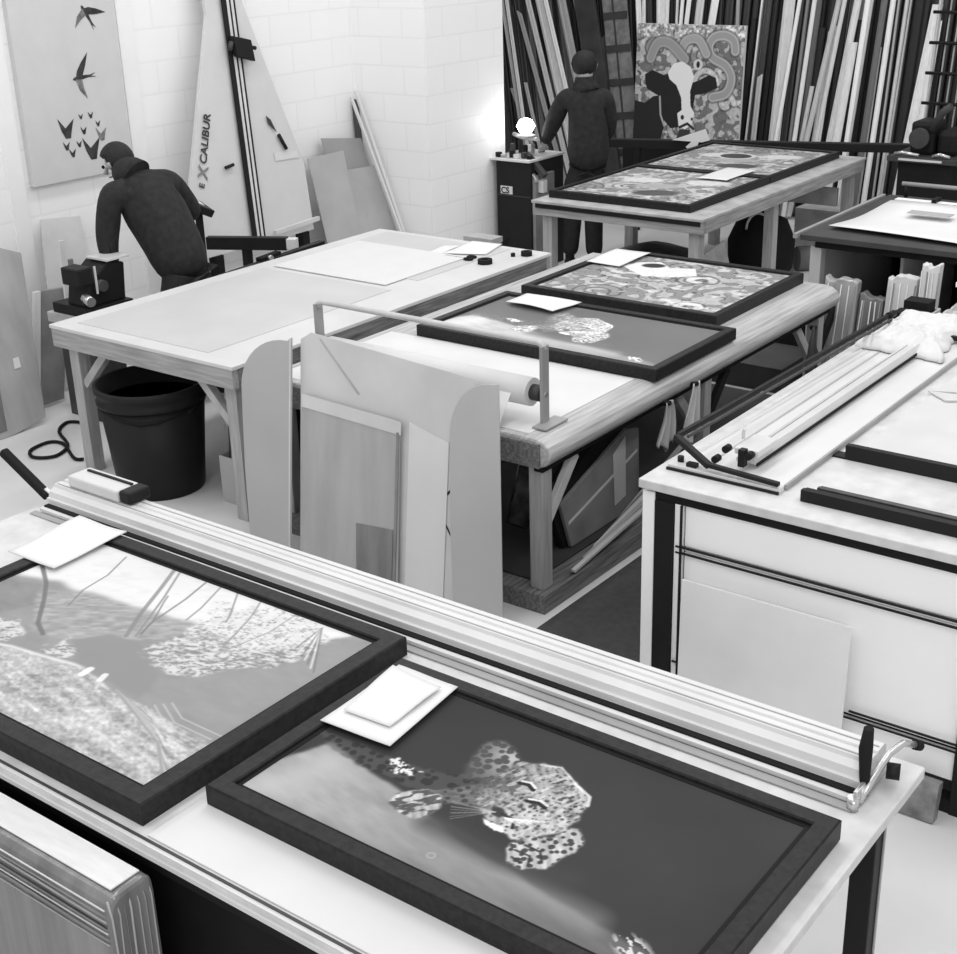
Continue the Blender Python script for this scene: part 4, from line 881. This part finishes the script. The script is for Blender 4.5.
a.build('picture', t, (-7.21, 12.0, .65), (1, 0, 0), (0, .06, .998), AM)
MB().prism([(-7.21, 12.003, .65), (-6.06, 12.003, .65), (-6.06, 12.07, 1.767), (-7.21, 12.07, 1.767)], (0, .03, 0)).build('stretched_canvas', MATB, t)
t = thing('saw_rail', 'long black measuring rail running in front of the moulding rack', 'rail', (-5.2, 11.6, .8))
MB().bar((-6.9, 11.02, .80), (-3.5, 12.25, .80), .06, .07).build('rail_beam', BLACK, t, .004)
MB().bar((-6.9, 11.00, .842), (-3.5, 12.23, .842), .02, .012).build('rail_lip', DGREY, t)
for s in (.08, .5, .92):
    x, y = -6.9+3.4*s, 11.02+1.23*s
    MB().bar((x, y, 0), (x, y, .765), .05, .05).build('rail_leg', BLACK, t)
t = thing('price_tag', 'folded white paper hanging on the black rail below the cow painting', 'paper', (-6.1, 11.25, .84))
MB().prism([(-6.30, 11.17, .848), (-6.02, 11.28, .95), (-5.98, 11.29, .85), (-6.05, 11.27, .83)], (.002, -.006, 0)).build('paper', WHITE, t)
MB().prism([(-6.15, 11.16, .80), (-6.10, 11.18, .85), (-6.04, 11.20, .85), (-6.08, 11.19, .72)], (.002, -.006, 0)).build('paper_tail', WHITE, t)
# wire rack and black machine at the far right
t = thing('wire_rack', 'dark wire rack with cross wires standing against the mouldings at the right edge', 'wire rack', (-4.2, 12.1, 0))
for x in (-4.38, -4.30, -4.22, -4.14, -4.06): MB().tube([(x, 12.12, .03), (x+.02, 12.40, 2.3)], .008, 6).build('upright_wire', ALUD, t)
for k in range(9): MB().tube([(-4.42, 12.11+.031*k, .15+.25*k), (-4.0, 12.11+.031*k, .15+.25*k)], .014, 6).build('cross_wire', BLACK, t)
t = thing('chop_saw', 'black chop saw machine on a dark cabinet behind the plan table, at the right edge', 'saw', (-3.9, 11.2, 0))
box('cabinet', BLACKM, t, -4.12, -3.70, 11.0, 11.45, 0, .86)
box('table', DGREY, t, -4.2, -3.62, 10.95, 11.5, .86, .90)
box('table_edge', ALU, t, -4.1, -3.75, 10.935, 10.95, .875, .89, bevel=0)
box('saw_body', BLACK, t, -4.08, -3.88, 11.1, 11.38, .90, 1.16, bevel=.03)
box('motor_housing', BLACK, t, -3.86, -3.70, 11.1, 11.4, .90, 1.10, bevel=.04)
MB().tube([(-3.9, 11.1, 1.1), (-3.82, 11.06, 1.25), (-3.75, 11.06, 1.30)], .03, 10).build('saw_arm', DGREY, t)
MB().tube([(-3.98, 11.02, 1.04), (-3.98, 11.06, 1.04)], .08, 24).build('blade_guard', DGREY, t)
MB().tube([(-4.15, 10.98, .915), (-4.08, 10.98, .93), (-3.95, 10.98, .915)], .014, 8).build('clamp', CHROME, t)
MB().tube([(-3.84, 10.98, .915), (-3.78, 10.98, .935), (-3.70, 10.98, .915)], .014, 8).build('clamp', CHROME, t)
MB().bar((-3.62, 11.1, .88), (-2.6, 11.4, .88), .06, .03).build('side_rail', ALUD, t)

# ------------------------------------------------------------ underpinning machine and lamp
def text_mesh(name, s, size, m, parent, M4, extr=.001):
    c = bpy.data.curves.new(name, 'FONT'); c.body = s; c.size = size; c.extrude = extr; c.align_x = 'LEFT'; c.offset = size*.018
    o = bpy.data.objects.new('tmp', c); C.objects.link(o); dg = bpy.context.evaluated_depsgraph_get()
    me = bpy.data.meshes.new_from_object(o.evaluated_get(dg)); bpy.data.objects.remove(o)
    me.transform(M4); return link(name, me, m, parent)
def basis(o, x, y):
    x, y = Vector(x).normalized(), Vector(y); n = x.cross(y).normalized(); y = n.cross(x)
    return Matrix(((x.x, y.x, n.x, o[0]), (x.y, y.y, n.y, o[1]), (x.z, y.z, n.z, o[2]), (0, 0, 0, 1)))
t = thing('underpinning_machine', 'tall black machine cabinet with small white logo beside the wall pillar', 'machine', (-6.72, 9.5, 0))
box('dark_box_body', BLACK, t, -6.90, -6.55, 9.30, 9.78, 0, .905, bevel=.006)
box('panel_line', DGREY, t, -6.895, -6.555, 9.297, 9.300, .62, .628, bevel=0)
plate = box('logo_plate', ALU, t, -6.855, -6.735, 9.294, 9.299, .635, .700, bevel=0)
text_mesh('logo_lettering', 'CS', .072, BLACKM, plate, basis((-6.85, 9.292, .641), (1, 0, 0), (0, 0, 1)))
box('side_panel', GREY, t, -6.549, -6.52, 9.32, 9.6, .02, .80)
box('work_plate', ALU, t, -6.96, -6.55, 9.28, 9.8, .906, .925)
for i, (x, y, h, m) in enumerate(((-6.90, 9.34, .04, BLACK), (-6.84, 9.33, .03, CHROME), (-6.78, 9.36, .06, BLACK), (-6.72, 9.34, .035, ALU), (-6.66, 9.37, .05, DGREY), (-6.60, 9.36, .03, BLACK), (-6.87, 9.5, .09, DGREY), (-6.76, 9.52, .08, BLACK), (-6.68, 9.5, .10, CHROME))):
    MB().box(x-.022, x+.022, y-.02, y+.02, .9255, .925+h, RZ(20*i)).build('clamp_block', m, t, .004)
MB().bar((-6.66, 9.4, .96), (-6.45, 9.36, .80), .05, .04).build('angled_fence', DGREY, t, .003)
MB().bar((-6.62, 9.36, .85), (-6.50, 9.32, .76), .03, .03).build('angled_fence', CHROME, t, .003)
box('control_box', ALU, t, -6.519, -6.47, 9.36, 9.42, .66, .76)
MB().tube([(-6.86, 9.6, .925), (-6.86, 9.6, 1.05), (-6.82, 9.58, 1.10)], .02, 10).build('column', DGREY, t)
t = thing('work_lamp', 'glowing work lamp above the black machine cabinet beside the pillar', 'lamp', (-6.76, 9.55, 1.1))
EM = bpy.data.materials.new('lamp_glow'); EM.use_nodes = True
b_ = EM.node_tree.nodes['Principled BSDF']; b_.inputs['Emission Color'].default_value = (1, 1, 1, 1); b_.inputs['Emission Strength'].default_value = 14
MB().lathe((-6.735, 9.5, 1.165), [(.01, -.065), (.05, -.05), (.078, 0), (.05, .05), (.01, .065)], 20).build('bulb', EM, t)
MB().tube([(-6.93, 9.60, 1.075), (-6.8, 9.55, 1.06), (-6.62, 9.5, 1.065)], .018, 10).build('lamp_arm', ALU, t)
MB().lathe((-6.735, 9.5, 1.09), [(.085, -.005), (.095, .0), (.03, .012)], 20).build('lamp_dish', ALU, t)

# ------------------------------------------------------------ left wall: bird print, wall cutter, leaning boards
t = thing('bird_print', 'tall pale print of swallows and butterflies hanging on the left wall', 'print', (-7.66, 5.75, 1.2))
box('canvas', mat('pale_print_ground', 206, .6, .015), t, -7.698, -7.655, 5.345, 6.165, 1.27, 2.95, bevel=.001)
def flat(name, pts, m=DGREY, x=-7.654): return MB().prism([(x, y, z) for y, z in pts], (.0015, 0, 0)).build(name, m, t)
INK = mat('print_ink', 55, .6, .3, 30); INKL = mat('print_ink_grey', 120, .6, .2, 30)
def bird(cy, cz, s, rot, flip=1):
    c, n_ = math.cos(rot), math.sin(rot)
    T = lambda L: [(cy + s*(p*c - q*n_)*flip, cz + s*(p*n_ + q*c)) for p, q in L]
    flat('bird_body', T([(-.5, .02), (-.4, .09), (0, .10), (.45, .03), (.75, .06), (.5, -.03), (.75, -.12), (.35, -.06), (0, -.08), (-.4, -.05)]), INK)
    flat('bird_wing', T([(-.3, .08), (.05, .08), (.3, .45), (.55, .95), (.1, .6), (-.2, .3)]), INK, -7.6535)
    flat('bird_wing', T([(-.35, -.02), (-.02, -.06), (-.02, -.45), (.05, -.9), (-.25, -.5)]), INKL, -7.6535)
bird(5.83, 1.90, .15, .12); bird(5.93, 2.28, .14, -1.0); bird(5.52, 2.52, .12, .4)
for i, (y, z, s) in enumerate(((5.66, 1.60, .065), (5.84, 1.45, .075), (5.78, 1.66, .018), (5.86, 1.66, .022), (5.91, 1.60, .02), (5.79, 1.57, .025), (5.93, 1.53, .045), (5.64, 1.49, .028), (5.74, 1.49, .022), (5.68, 1.44, .028))):
    flat('butterfly', [(y-s, z+s), (y-s*.2, z), (y+s*.9, z+s*.8), (y+s*.5, z-s*.3), (y+s*.3, z-s), (y-s*.3, z-s), (y-s*.7, z-s*.2)], INK if i != 6 else INKL)
struct('trim_2', MB().box(-7.70, -7.68, 6.19, 6.32, .3, 4.3), mat('white_batten', 242, .5, .01))
struct('trim_3', MB().box(-7.70, -7.68, 5.18, 5.30, .3, 4.3), mat('white_batten', 242))
LX = lambda z: -7.25 - .17*(z-.6)
def LP(y, z, off=0): return (LX(z)+off, y, z)
t = thing('wall_cutter', 'tall pale wall mounted board cutter with black vertical rail and lettering, on the left wall', 'wall cutter', (-7.3, 6.9, 0))
PAN = mat('pale_cutter_panel', 206, .5, .015)
MB().prism([LP(6.27, .90), LP(6.30, .64), LP(6.92, .64), LP(7.13, 2.75), LP(6.86, 2.75), LP(6.84, 2.215)], (-.03, 0, 0)).build('left_panel', PAN, t, .002)
MB().prism([LP(6.93, .64), LP(7.46, .64), LP(7.49, 1.11), LP(7.2, 2.25), LP(7.14, 2.75), LP(7.04, 2.75)], (-.035, 0, 0)).build('right_panel', PAN, t, .002)
MB().prism([LP(7.46, .64, -.01), LP(7.475, .64, -.01), LP(7.50, 1.11, -.01), LP(7.49, 1.11, -.01)], (-.03, 0, 0)).build('panel_edge', DGREY, t)
def strip(y0, y1, w, m, off, nm): MB().prism([LP(y0, .66, off), LP(y0+w, .66, off), LP(y1+w, 2.8, off), LP(y1, 2.8, off)], (-.012, 0, 0)).build(nm, m, t)
strip(6.81, 7.03, .038, BLACK, .03, 'black_rail'); strip(6.85, 7.07, .022, ALU, .032, 'silver_rail'); strip(6.875, 7.095, .014, BLACK, .03, 'black_rail')
strip(6.89, 7.11, .022, ALU, .032, 'silver_rail'); strip(6.913, 7.133, .018, BLACK, .03, 'black_rail')
hb = MB().prism([LP(6.965, 2.07, .035), LP(6.975, 1.93, .035), LP(7.13, 1.885, .035), LP(7.13, 2.03, .035), LP(7.05, 2.05, .035)], (.05, 0, 0)).build('cutting_head', BLACK, t, .006)
MB().tube([LP(7.13, 1.98, .06), LP(7.175, 1.97, .06)], .014, 10).build('head_knob', BLACK, hb)
MB().tube([LP(6.96, 2.03, .06), LP(6.93, 1.98, .06)], .018, 10).build('head_knob', DGREY, hb)
d = Vector(LP(6.665, 1.60)) - Vector(LP(6.445, 1.075)); d.normalize()
Mx = basis(LP(6.482, 1.10, .006), d, Vector((0, -1, .4)))
text_mesh('lettering', 'E', .068, DGREY, t, Mx)
text_mesh('lettering', 'X', .125, GREY, t, Mx @ Matrix.Translation((.066, -.02, 0)))
text_mesh('lettering', 'CALIBUR', .088, DGREY, t, Mx @ Matrix.Translation((.168, 0, 0)))
MB().tube([LP(6.70, 1.21, .02), LP(6.78, 1.22, .02)], .012, 8).build('catch', BLACK, t)
MB().prism([LP(7.19, 1.50, .01), LP(7.225, 1.47, .01), LP(7.26, 1.38, .01), LP(7.20, 1.44, .01)], (.006, 0, 0)).build('arrow_mark', DGREY, t)
MB().tube([LP(7.27, 1.36, .02), LP(7.32, 1.25, .02)], .014, 8).build('handle', BLACK, t)
MB().bar(LP(7.02, .70, .04), LP(7.49, .72, .04), .03, .025, (1, 0, 0)).build('support_ledge', ALU, t)
MB().prism([LP(7.2, 1.24, .004), LP(7.44, 1.22, .004), LP(7.44, 1.17, .004), LP(7.2, 1.18, .004)], (.002, 0, 0)).build('pale_label', MATB, t)
box('stand_foot', BLACKM, t, -7.32, -7.24, 6.45, 6.52, 0, .64); box('stand_foot', BLACKM, t, -7.32, -7.24, 7.32, 7.39, 0, .64)
# boards in the corner
QX = lambda z: -7.35 - .35*(z-.4)
for i, (pts, m, off, lab) in enumerate((
    ([(7.61, .03), (7.98, .03), (8.143, 1.103), (7.733, 1.103)], CARD, .06, 'grey board leaning in the wall corner, nearest to the wall cutter'),
    ([(7.98, .03), (8.45, .03), (8.472, .94), (8.06, .96)], CARD, .04, 'grey board leaning in the wall corner, farthest from the wall cutter'),
    ([(7.96, .03), (8.42, .03), (8.43, 1.156), (7.99, 1.213)], mat('darker_board', 150, .6, .03), .012, 'darker grey board rising behind the two boards in the wall corner'))):
    o = MB().prism([(max(QX(z), -7.64)+off, y, z) for y, z in pts], (-.008, 0, 0)).build('leaning_board', m, None, .001); tag(o, lab, 'board')
for y0, y1, lab in ((8.46, 8.40, 'long white batten leaning in the wall corner, thicker one'), (8.43, 8.37, 'long white batten leaning in the wall corner, thinner one')):
    k = 0 if 'thick' in lab else .04
    o = MB().bar((-7.02+k, 8.41-1.4*k, .02), (-7.64, 8.44-1.4*k, 1.52-k), .028 - k*.2, .02).build('white_batten', MATB, None, .001); tag(o, lab, 'batten')
o = MB().bar((-7.60, 8.47, .02), (-7.68, 8.47, 1.45), .05, .03, (1, 0, 0)).build('dark_batten', mat('dark_batten', 80, .6), None, .001); tag(o, 'dark upright batten standing behind the white battens in the wall corner', 'batten')
# pale boxes by pillar foot
t = thing('tool_box', 'grey box with dark tool beyond the far edge of the grey bench', 'box', (-6.1, 8.05, 0))
box('box_body', CARD, t, -6.24, -5.98, 7.98, 8.12, 0, .60); MB().prism([(-5.96, 8.03, .45), (-5.93, 8.03, .45), (-5.87, 8.03, .62), (-5.95, 8.03, .56)], (0, .03, 0)).build('dark_tool', BLACKM, t)

# far left leaning panels
SX = lambda z: -6.95 - .3*z
t = thing('wrapped_artboard', 'large grey film wrapped panel leaning at the left edge', 'panel', (-6.95, 4.3, 0))
MB().prism([(SX(z), y, z) for y, z in ((3.4, .02), (4.45, .0), (4.70, .04), (4.90, .985), (4.76, 1.045), (3.4, 1.02))], (-.04, 0, 0)).build('panel_body', FILM, t, .004)
MB().prism([(SX(z)+.002, y, z) for y, z in ((3.4, .06), (4.42, .04), (4.50, .52), (4.35, .98), (3.4, .96))], (.002, 0, 0)).build('film_sheen', FILMD, t)
MB().prism([(SX(z)+.002, y, z) for y, z in ((4.60, .36), (4.645, .36), (4.65, .42), (4.61, .42))], (.003, 0, 0)).build('sticker', MATB, t)
o = MB().prism([(-7.20-.3*z, y, z) for y, z in ((4.82, .02), (5.02, .02), (5.30, .66), (5.09, .68))], (-.03, 0, 0)).build('frame_back', mat('frame_back', 135, .6, .1), None, .003); tag(o, 'grey framed back leaning behind the wrapped panel at the left', 'board')
o = MB().prism([(-7.16-.3*z, y, z) for y, z in ((4.76, .02), (4.81, .02), (5.08, .69), (5.03, .69))], (-.03, 0, 0)).build('pale_batten', MATB, None, .003); tag(o, 'pale batten leaning beside the wrapped panel at the left', 'batten')
for i, (y0, w, h, m, lab) in enumerate(((5.02, .045, .98, CARDL, 'pale narrow board leaning left of the guillotine, taller of the pair'), (5.08, .03, .86, GREY, 'grey narrow board leaning left of the guillotine'), (5.13, .07, .80, WOODZ, 'timber board leaning left of the guillotine'))):
    o = MB().prism([(-7.05-.28*z, y, z) for y, z in ((y0, .02), (y0+w, .02), (y0+w+.22*h, h), (y0+.22*h, h))], (-.02, 0, 0)).build('narrow_board', m, None, .002); tag(o, lab, 'board')
o = MB().prism([(-7.36-.28*z, y, z) for y, z in ((5.1, .02), (5.5, .02), (5.66, 1.03), (5.36, 1.06))], (-.01, 0, 0)).build('pale_sheet', CARDL, None); tag(o, 'pale sheet leaning on the left wall behind the guillotine', 'board')

# ------------------------------------------------------------ mitre guillotine with measuring arms
t = thing('mitre_guillotine', 'black frame guillotine with lever, in front of the bending person', 'guillotine', (-6.8, 5.0, 0))
box('pedestal', DGREY, t, -6.98, -6.66, 4.90, 5.12, .0, .60)
box('pedestal_foot', WOOD, t, -7.02, -6.60, 4.86, 5.16, .60, .66)
box('bed', BLACK, t, -6.98, -6.62, 4.88, 5.20, .661, .72)
MB().prism([(-6.66, 4.90, .72), (-6.66, 5.18, .72), (-6.66, 5.20, .94), (-6.66, 5.08, .97), (-6.66, 4.93, .86)], (-.20, 0, 0)).build('blade_housing', BLACK, t, .01)
box('blade_head', BLACK, t, -6.80, -6.64, 4.84, 4.95, .86, .965, bevel=.01)
box('head_rim', ALU, t, -6.64, -6.63, 4.955, 4.965, .80, .965, bevel=0)
box('top_plate', ALU, t, -6.82, -6.63, 5.05, 5.22, .972, .985)
MB().tube([(-6.68, 5.0, .84), (-6.62, 5.0, .84)], .035, 14).build('hand_wheel', DGREY, t)
MB().tube([(-6.68, 4.90, .78), (-6.60, 4.88, .77)], .03, 12).build('spindle', CHROME, t)
MB().tube([(-6.75, 5.18, .985), (-6.75, 5.165, 1.12)], .012, 8).build('lever', BLACK, t)
t = thing('measuring_arm', 'upper black measuring arm with white end block, crossing in front of the wall cutter', 'measuring arm', (-6.8, 6.35, .7))
MB().bar((-7.08, 6.24, .80), (-6.58, 6.50, .80), .06, .085).build('arm_beam', BLACK, t, .004)
MB().bar((-6.58, 6.50, .80), (-6.52, 6.53, .80), .062, .07).build('end_block', MATB, t, .003)
MB().bar((-6.85, 6.38, 0), (-6.85, 6.38, .757), .05, .05).build('arm_leg', BLACK, t)
t = thing('measuring_arm', 'lower dark measuring arm with round bolt, running beside the grey bench', 'measuring arm', (-6.45, 6.2, .7))
MB().bar((-6.42, 5.72, .74), (-6.47, 6.72, .76), .05, .06).build('arm_beam', BLACK, t, .004)
MB().bar((-6.45, 6.10, .785), (-6.47, 6.30, .79), .05, .03).build('arm_bracket', BLACKM, t, .004)
MB().tube([(-6.42, 6.17, .79), (-6.40, 6.17, .79)], .018, 12).build('bolt', CHROME, t)
MB().bar((-6.46, 6.45, 0), (-6.46, 6.45, .72), .05, .05).build('arm_leg', BLACK, t)
t = thing('tool_tray', 'small black tray holding a white slip, at the right elbow of the bending person', 'tray', (-6.9, 6.02, 1.0))
MB().box(-6.90, -6.74, 5.86, 6.04, 1.10, 1.15, RX(-25) @ RY(18)).build('tray_body', BLACK, t, .006)
MB().box(-6.86, -6.78, 5.90, 5.97, 1.152, 1.157, RX(-25) @ RY(18), (-6.82, 5.95, 1.125)).build('white_slip', WHITE, t)
MB().bar((-6.84, 5.98, 0), (-6.84, 5.98, 1.09), .035, .035).build('tray_post', BLACK, t)

# ------------------------------------------------------------ people
def skinned(name, pts, edges, m, parent, root=0, sub=2):
    me = bpy.data.meshes.new(name); me.from_pydata([tuple(p[0]) for p in pts], edges, [])
    o = bpy.data.objects.new(name, me); C.objects.link(o)
    sk = o.modifiers.new('skin', 'SKIN'); sk.use_smooth_shade = True; sk.branch_smoothing = .6
    if not me.skin_vertices:
        bm = bmesh.new(); bm.from_mesh(me); bm.verts.layers.skin.verify(); bm.to_mesh(me); bm.free()
    for i, p in enumerate(pts):
        r = p[1] if isinstance(p[1], (tuple, list)) else (p[1], p[1])
        me.skin_vertices[0].data[i].radius = r; me.skin_vertices[0].data[i].use_root = (i == root)
    ss = o.modifiers.new('sub', 'SUBSURF'); ss.levels = sub; ss.render_levels = sub
    dg = bpy.context.evaluated_depsgraph_get(); out = bpy.data.meshes.new_from_object(o.evaluated_get(dg))
    bpy.data.objects.remove(o); bpy.data.meshes.remove(me)
    out.materials.clear()
    return link(name, out, m, parent, 0, True)
def person(name, label, J, right, fwd, headdir, headup=None):
    """J joints; right / fwd unit vectors of the body, headdir where the face points"""
    t = thing(name, label, 'person', J['foot_l'] * .5 + J['foot_r'] * .5 * 1.0)
    t.location.z = 0
    V = lambda k: J[k]
    pts, ed, ix = [], [], {}
    def add(k, p, r, to=None):
        ix[k] = len(pts); pts.append((Vector(p), r))
        if to is not None: ed.append((ix[to], ix[k]))
    add('pelvis', V('pelvis'), (.13, .10)); add('waist', V('waist'), (.13, .10), 'pelvis'); add('chest', V('chest'), (.15, .11), 'waist')
    add('neck', V('neck'), .058, 'chest'); 
    hd = Vector(headdir).normalized(); up = Vector(headup).normalized() if headup else (V('head') - V('neck')).normalized(); hd = (hd - up*hd.dot(up)).normalized()
    add('skull0', V('neck')*.45 + V('head')*.55 - hd*.01, .062, 'neck'); add('skull1', V('head') + up*.02, (.086, .095), 'skull0'); add('skull2', V('head') + up*.085, .062, 'skull1')
    for s in 'lr':
        add('sh'+s, V('shoulder_'+s), .06, 'chest'); add('el'+s, V('elbow_'+s), .042, 'sh'+s); add('wr'+s, V('hand_'+s), .028, 'el'+s)
        a = (V('hand_'+s) - V('elbow_'+s)).normalized(); side = a.cross(Vector((0, 0, 1))); side = side.normalized() if side.length > .1 else Vector(right); dn = Vector((0, 0, -1))
        add('pm'+s, V('hand_'+s) + a*.055, (.036, .018), 'wr'+s)
        for f in range(4):
            L = (.065, .078, .073, .056)[f]; o_ = side*(.026 - .0175*f)
            b0 = V('hand_'+s) + a*.085 + o_; b1 = b0 + a*L*.5 + dn*.008; b2 = b0 + a*L*.85 + dn*.03
            add('fa%d%s' % (f, s), b0, .0095, 'pm'+s); add('fb%d%s' % (f, s), b1, .009, 'fa%d%s' % (f, s)); add('fc%d%s' % (f, s), b2, .007, 'fb%d%s' % (f, s))
        b0 = V('hand_'+s) + a*.03 + side*.035; add('ta'+s, b0, .011, 'pm'+s); add('tb'+s, b0 + a*.035 + side*.018 + dn*.01, .009, 'ta'+s)
        add('hp'+s, V('hip_'+s), .085, 'pelvis'); add('kn'+s, V('knee_'+s), .058, 'hp'+s); add('an'+s, V('foot_'+s) + Vector((0, 0, .09)), .042, 'kn'+s); add('to'+s, V('foot_'+s) + Vector(fwd)*.14 + Vector((0, 0, .04)), .035, 'an'+s)
    body = skinned('body', pts, ed, [SKIN, JACKET, TROUS], t)
    for p in body.data.polygons:                           # clothed skin carries the cloth colour
        c = p.center; near = lambda k, r: (c - V(k)).length < r
        if near('head', .17) or c.z > V('head').z: continue
        if any((c - V('hand_'+s)).length < .20 and (c - V('hand_'+s)).dot(V('hand_'+s) - V('elbow_'+s)) > -.01 for s in 'lr'): continue
        p.material_index = 1 if c.z > V('pelvis').z - .05 else 2
    # face details belong to the head
    H0 = V('head'); sd = hd.cross(up).normalized()
    fc = MB().tube([H0 + hd*.085 + up*.01, H0 + hd*.115 - up*.02], [.010, .016], 8); fc.build('nose', SKIN, t)
    MB().bar(H0 + hd*.088 - up*.052 - sd*.022, H0 + hd*.088 - up*.052 + sd*.022, .010, .008).build('mouth', GREY, t)
    for s in (-1, 1):
        MB().tube([H0 + hd*.083 + sd*s*.032 + up*.018, H0 + hd*.092 + sd*s*.032 + up*.018], .011, 8).build('eye', BLACKM, t)
        MB().tube([H0 + sd*s*.082 + up*.02, H0 + sd*s*.094 + up*.01, H0 + sd*s*.09 - up*.02], [.012, .018, .010], 8).build('ear', SKIN, t)
    nk = V('neck'); MB().tube([nk*.6 + V('chest')*.4 + Vector((0, 0, .03)), nk - hd*.005, nk*.72 + H0*.28 - hd*.004, nk*.5 + H0*.5 - hd*.008], [.12, .105, .088, .078], 18).build('collar', JACKET, t)
    # hair as a cap over the skull
    n, mm = 22, 12; mb = MB(); rings = []
    for j in range(mm+1):
        ring = []
        for k in range(n):
            ph = 2*math.pi*k/n; th = math.pi*(.72 - .12*math.cos(ph))*j/mm; dcs = up*math.cos(th) + (hd*math.cos(ph)+sd*math.sin(ph))*math.sin(th)
            fr = hd.dot(dcs); ln = 1.0 if fr < .25 or up.dot(dcs) > .45 else .62
            ring.append(mb.bm.verts.new(H0 + up*.022 - hd*.008 + Vector((dcs.x, dcs.y, dcs.z))*.105*ln + Vector((0, 0, .003*math.sin(7*ph)))))
        rings.append(ring)
    for j in range(mm):
        for k in range(n):
            f = mb.bm.faces.new((rings[j][k], rings[j][(k+1) % n], rings[j+1][(k+1) % n], rings[j+1][k])); f.smooth = True
    hair = mb.build('hair', HAIR, t)
    # jacket: torso, skirt of the coat and sleeves grown as one shell
    R = Vector(right)
    P = [(V('pelvis') - Vector((0, 0, .16)) - Vector(fwd)*.03, (.22, .20)), (V('waist'), (.20, .195)), (V('chest'), (.20, .19)), (V('collar')*.55 + V('head')*.45, (.092, .088))]
    E_ = [(0, 1), (1, 2), (2, 3)]
    for s in 'lr':
        i = len(P); c = V('chest')*.35 + V('shoulder_'+s)*.65
        P += [(c, .125), (V('shoulder_'+s), .098), (V('shoulder_'+s)*.5 + V('elbow_'+s)*.5, .084), (V('elbow_'+s), .074), (V('elbow_'+s)*.1 + V('hand_'+s)*.9, .046)]
        E_ += [(2, i), (i, i+1), (i+1, i+2), (i+2, i+3), (i+3, i+4)]
    jk = skinned('jacket', P, E_, JACKET, t, 0)
    P = [(V('pelvis') + Vector((0, 0, .02)), (.13, .12))]; E_ = []
    for s in 'lr':
        i = len(P); P += [(V('hip_'+s) - Vector((0, 0, .16)), .108), (V('hip_'+s)*.5 + V('knee_'+s)*.5, .105), (V('knee_'+s), .086), (V('foot_'+s) + Vector((0, 0, .10)), .075)]
        E_ += [(0, i), (i, i+1), (i+1, i+2), (i+2, i+3)]
    skinned('trousers', P, E_, TROUS, t, 0)
    for s in 'lr':
        f = V('foot_'+s); sh = skinned('shoe', [(f + Vector((0, 0, .06)) - Vector(fwd)*.04, (.05, .05)), (f + Vector((0, 0, .055)) + Vector(fwd)*.06, (.05, .045)), (f + Vector((0, 0, .045)) + Vector(fwd)*.17, (.045, .035))], [(0, 1), (1, 2)], BLACK, t, 0, 1)
    return t
def vv(o, r, f):                                           # place joints from an origin with body axes
    return lambda a, b, c: Vector(o) + Vector(r)*a + Vector(f)*b + Vector((0, 0, c))
# person standing at the machine by the pillar, back turned
r2 = Vector((.86, .51, 0)).normalized(); f2 = Vector((-.51, .86, 0)).normalized(); q = vv((-6.22, 9.66, 0), r2, f2)
J = dict(pelvis=q(0, 0, .93), waist=q(0, 0, 1.10), chest=q(-.01, .02, 1.33), collar=q(-.03, .03, 1.49), neck=q(-.03, .04, 1.48), head=q(-.04, .07, 1.635),
         shoulder_l=q(-.20, .02, 1.40), elbow_l=q(-.31, .08, 1.16), hand_l=q(-.38, .22, 1.0), shoulder_r=q(.145, .02, 1.40), elbow_r=q(.16, .08, 1.14), hand_r=q(.10, .28, 1.0),
         hip_l=q(-.10, 0, .88), hip_r=q(.06, 0, .88), knee_l=q(-.13, .02, .48), knee_r=q(.04, .0, .48), foot_l=q(-.16, .0, .0), foot_r=q(.05, -.06, .0))
person('person', 'person in dark clothes seen from behind, standing at the black machine cabinet', J, r2, f2, f2*1.0 - r2*.15 + Vector((0, 0, -.35)))
# person bending over the guillotine
r1 = Vector((0, 1, 0)); f1 = Vector((-1, 0, 0))
W = Vector
J = dict(pelvis=W((-6.47, 5.50, .92)), waist=W((-6.54, 5.49, 1.06)), chest=W((-6.68, 5.47, 1.27)), collar=W((-6.84, 5.44, 1.44)), neck=W((-6.83, 5.44, 1.42)), head=W((-6.93, 5.46, 1.465)),
         shoulder_l=W((-6.76, 5.24, 1.33)), elbow_l=W((-6.80, 5.20, 1.05)), hand_l=W((-6.78, 5.20, .85)), shoulder_r=W((-6.74, 5.68, 1.33)), elbow_r=W((-6.74, 5.84, 1.12)), hand_r=W((-6.88, 5.93, 1.07)),
         hip_l=W((-6.46, 5.41, .87)), hip_r=W((-6.46, 5.59, .87)), knee_l=W((-6.50, 5.40, .48)), knee_r=W((-6.48, 5.62, .48)), foot_l=W((-6.44, 5.38, 0)), foot_r=W((-6.42, 5.66, 0)))
person('person', 'person in black jacket bending forward over the guillotine at the left wall', J, r1, f1, Vector((-.8, -.3, -.5)), (-.42, -.12, .88))
bpy.context.view_layer.update()
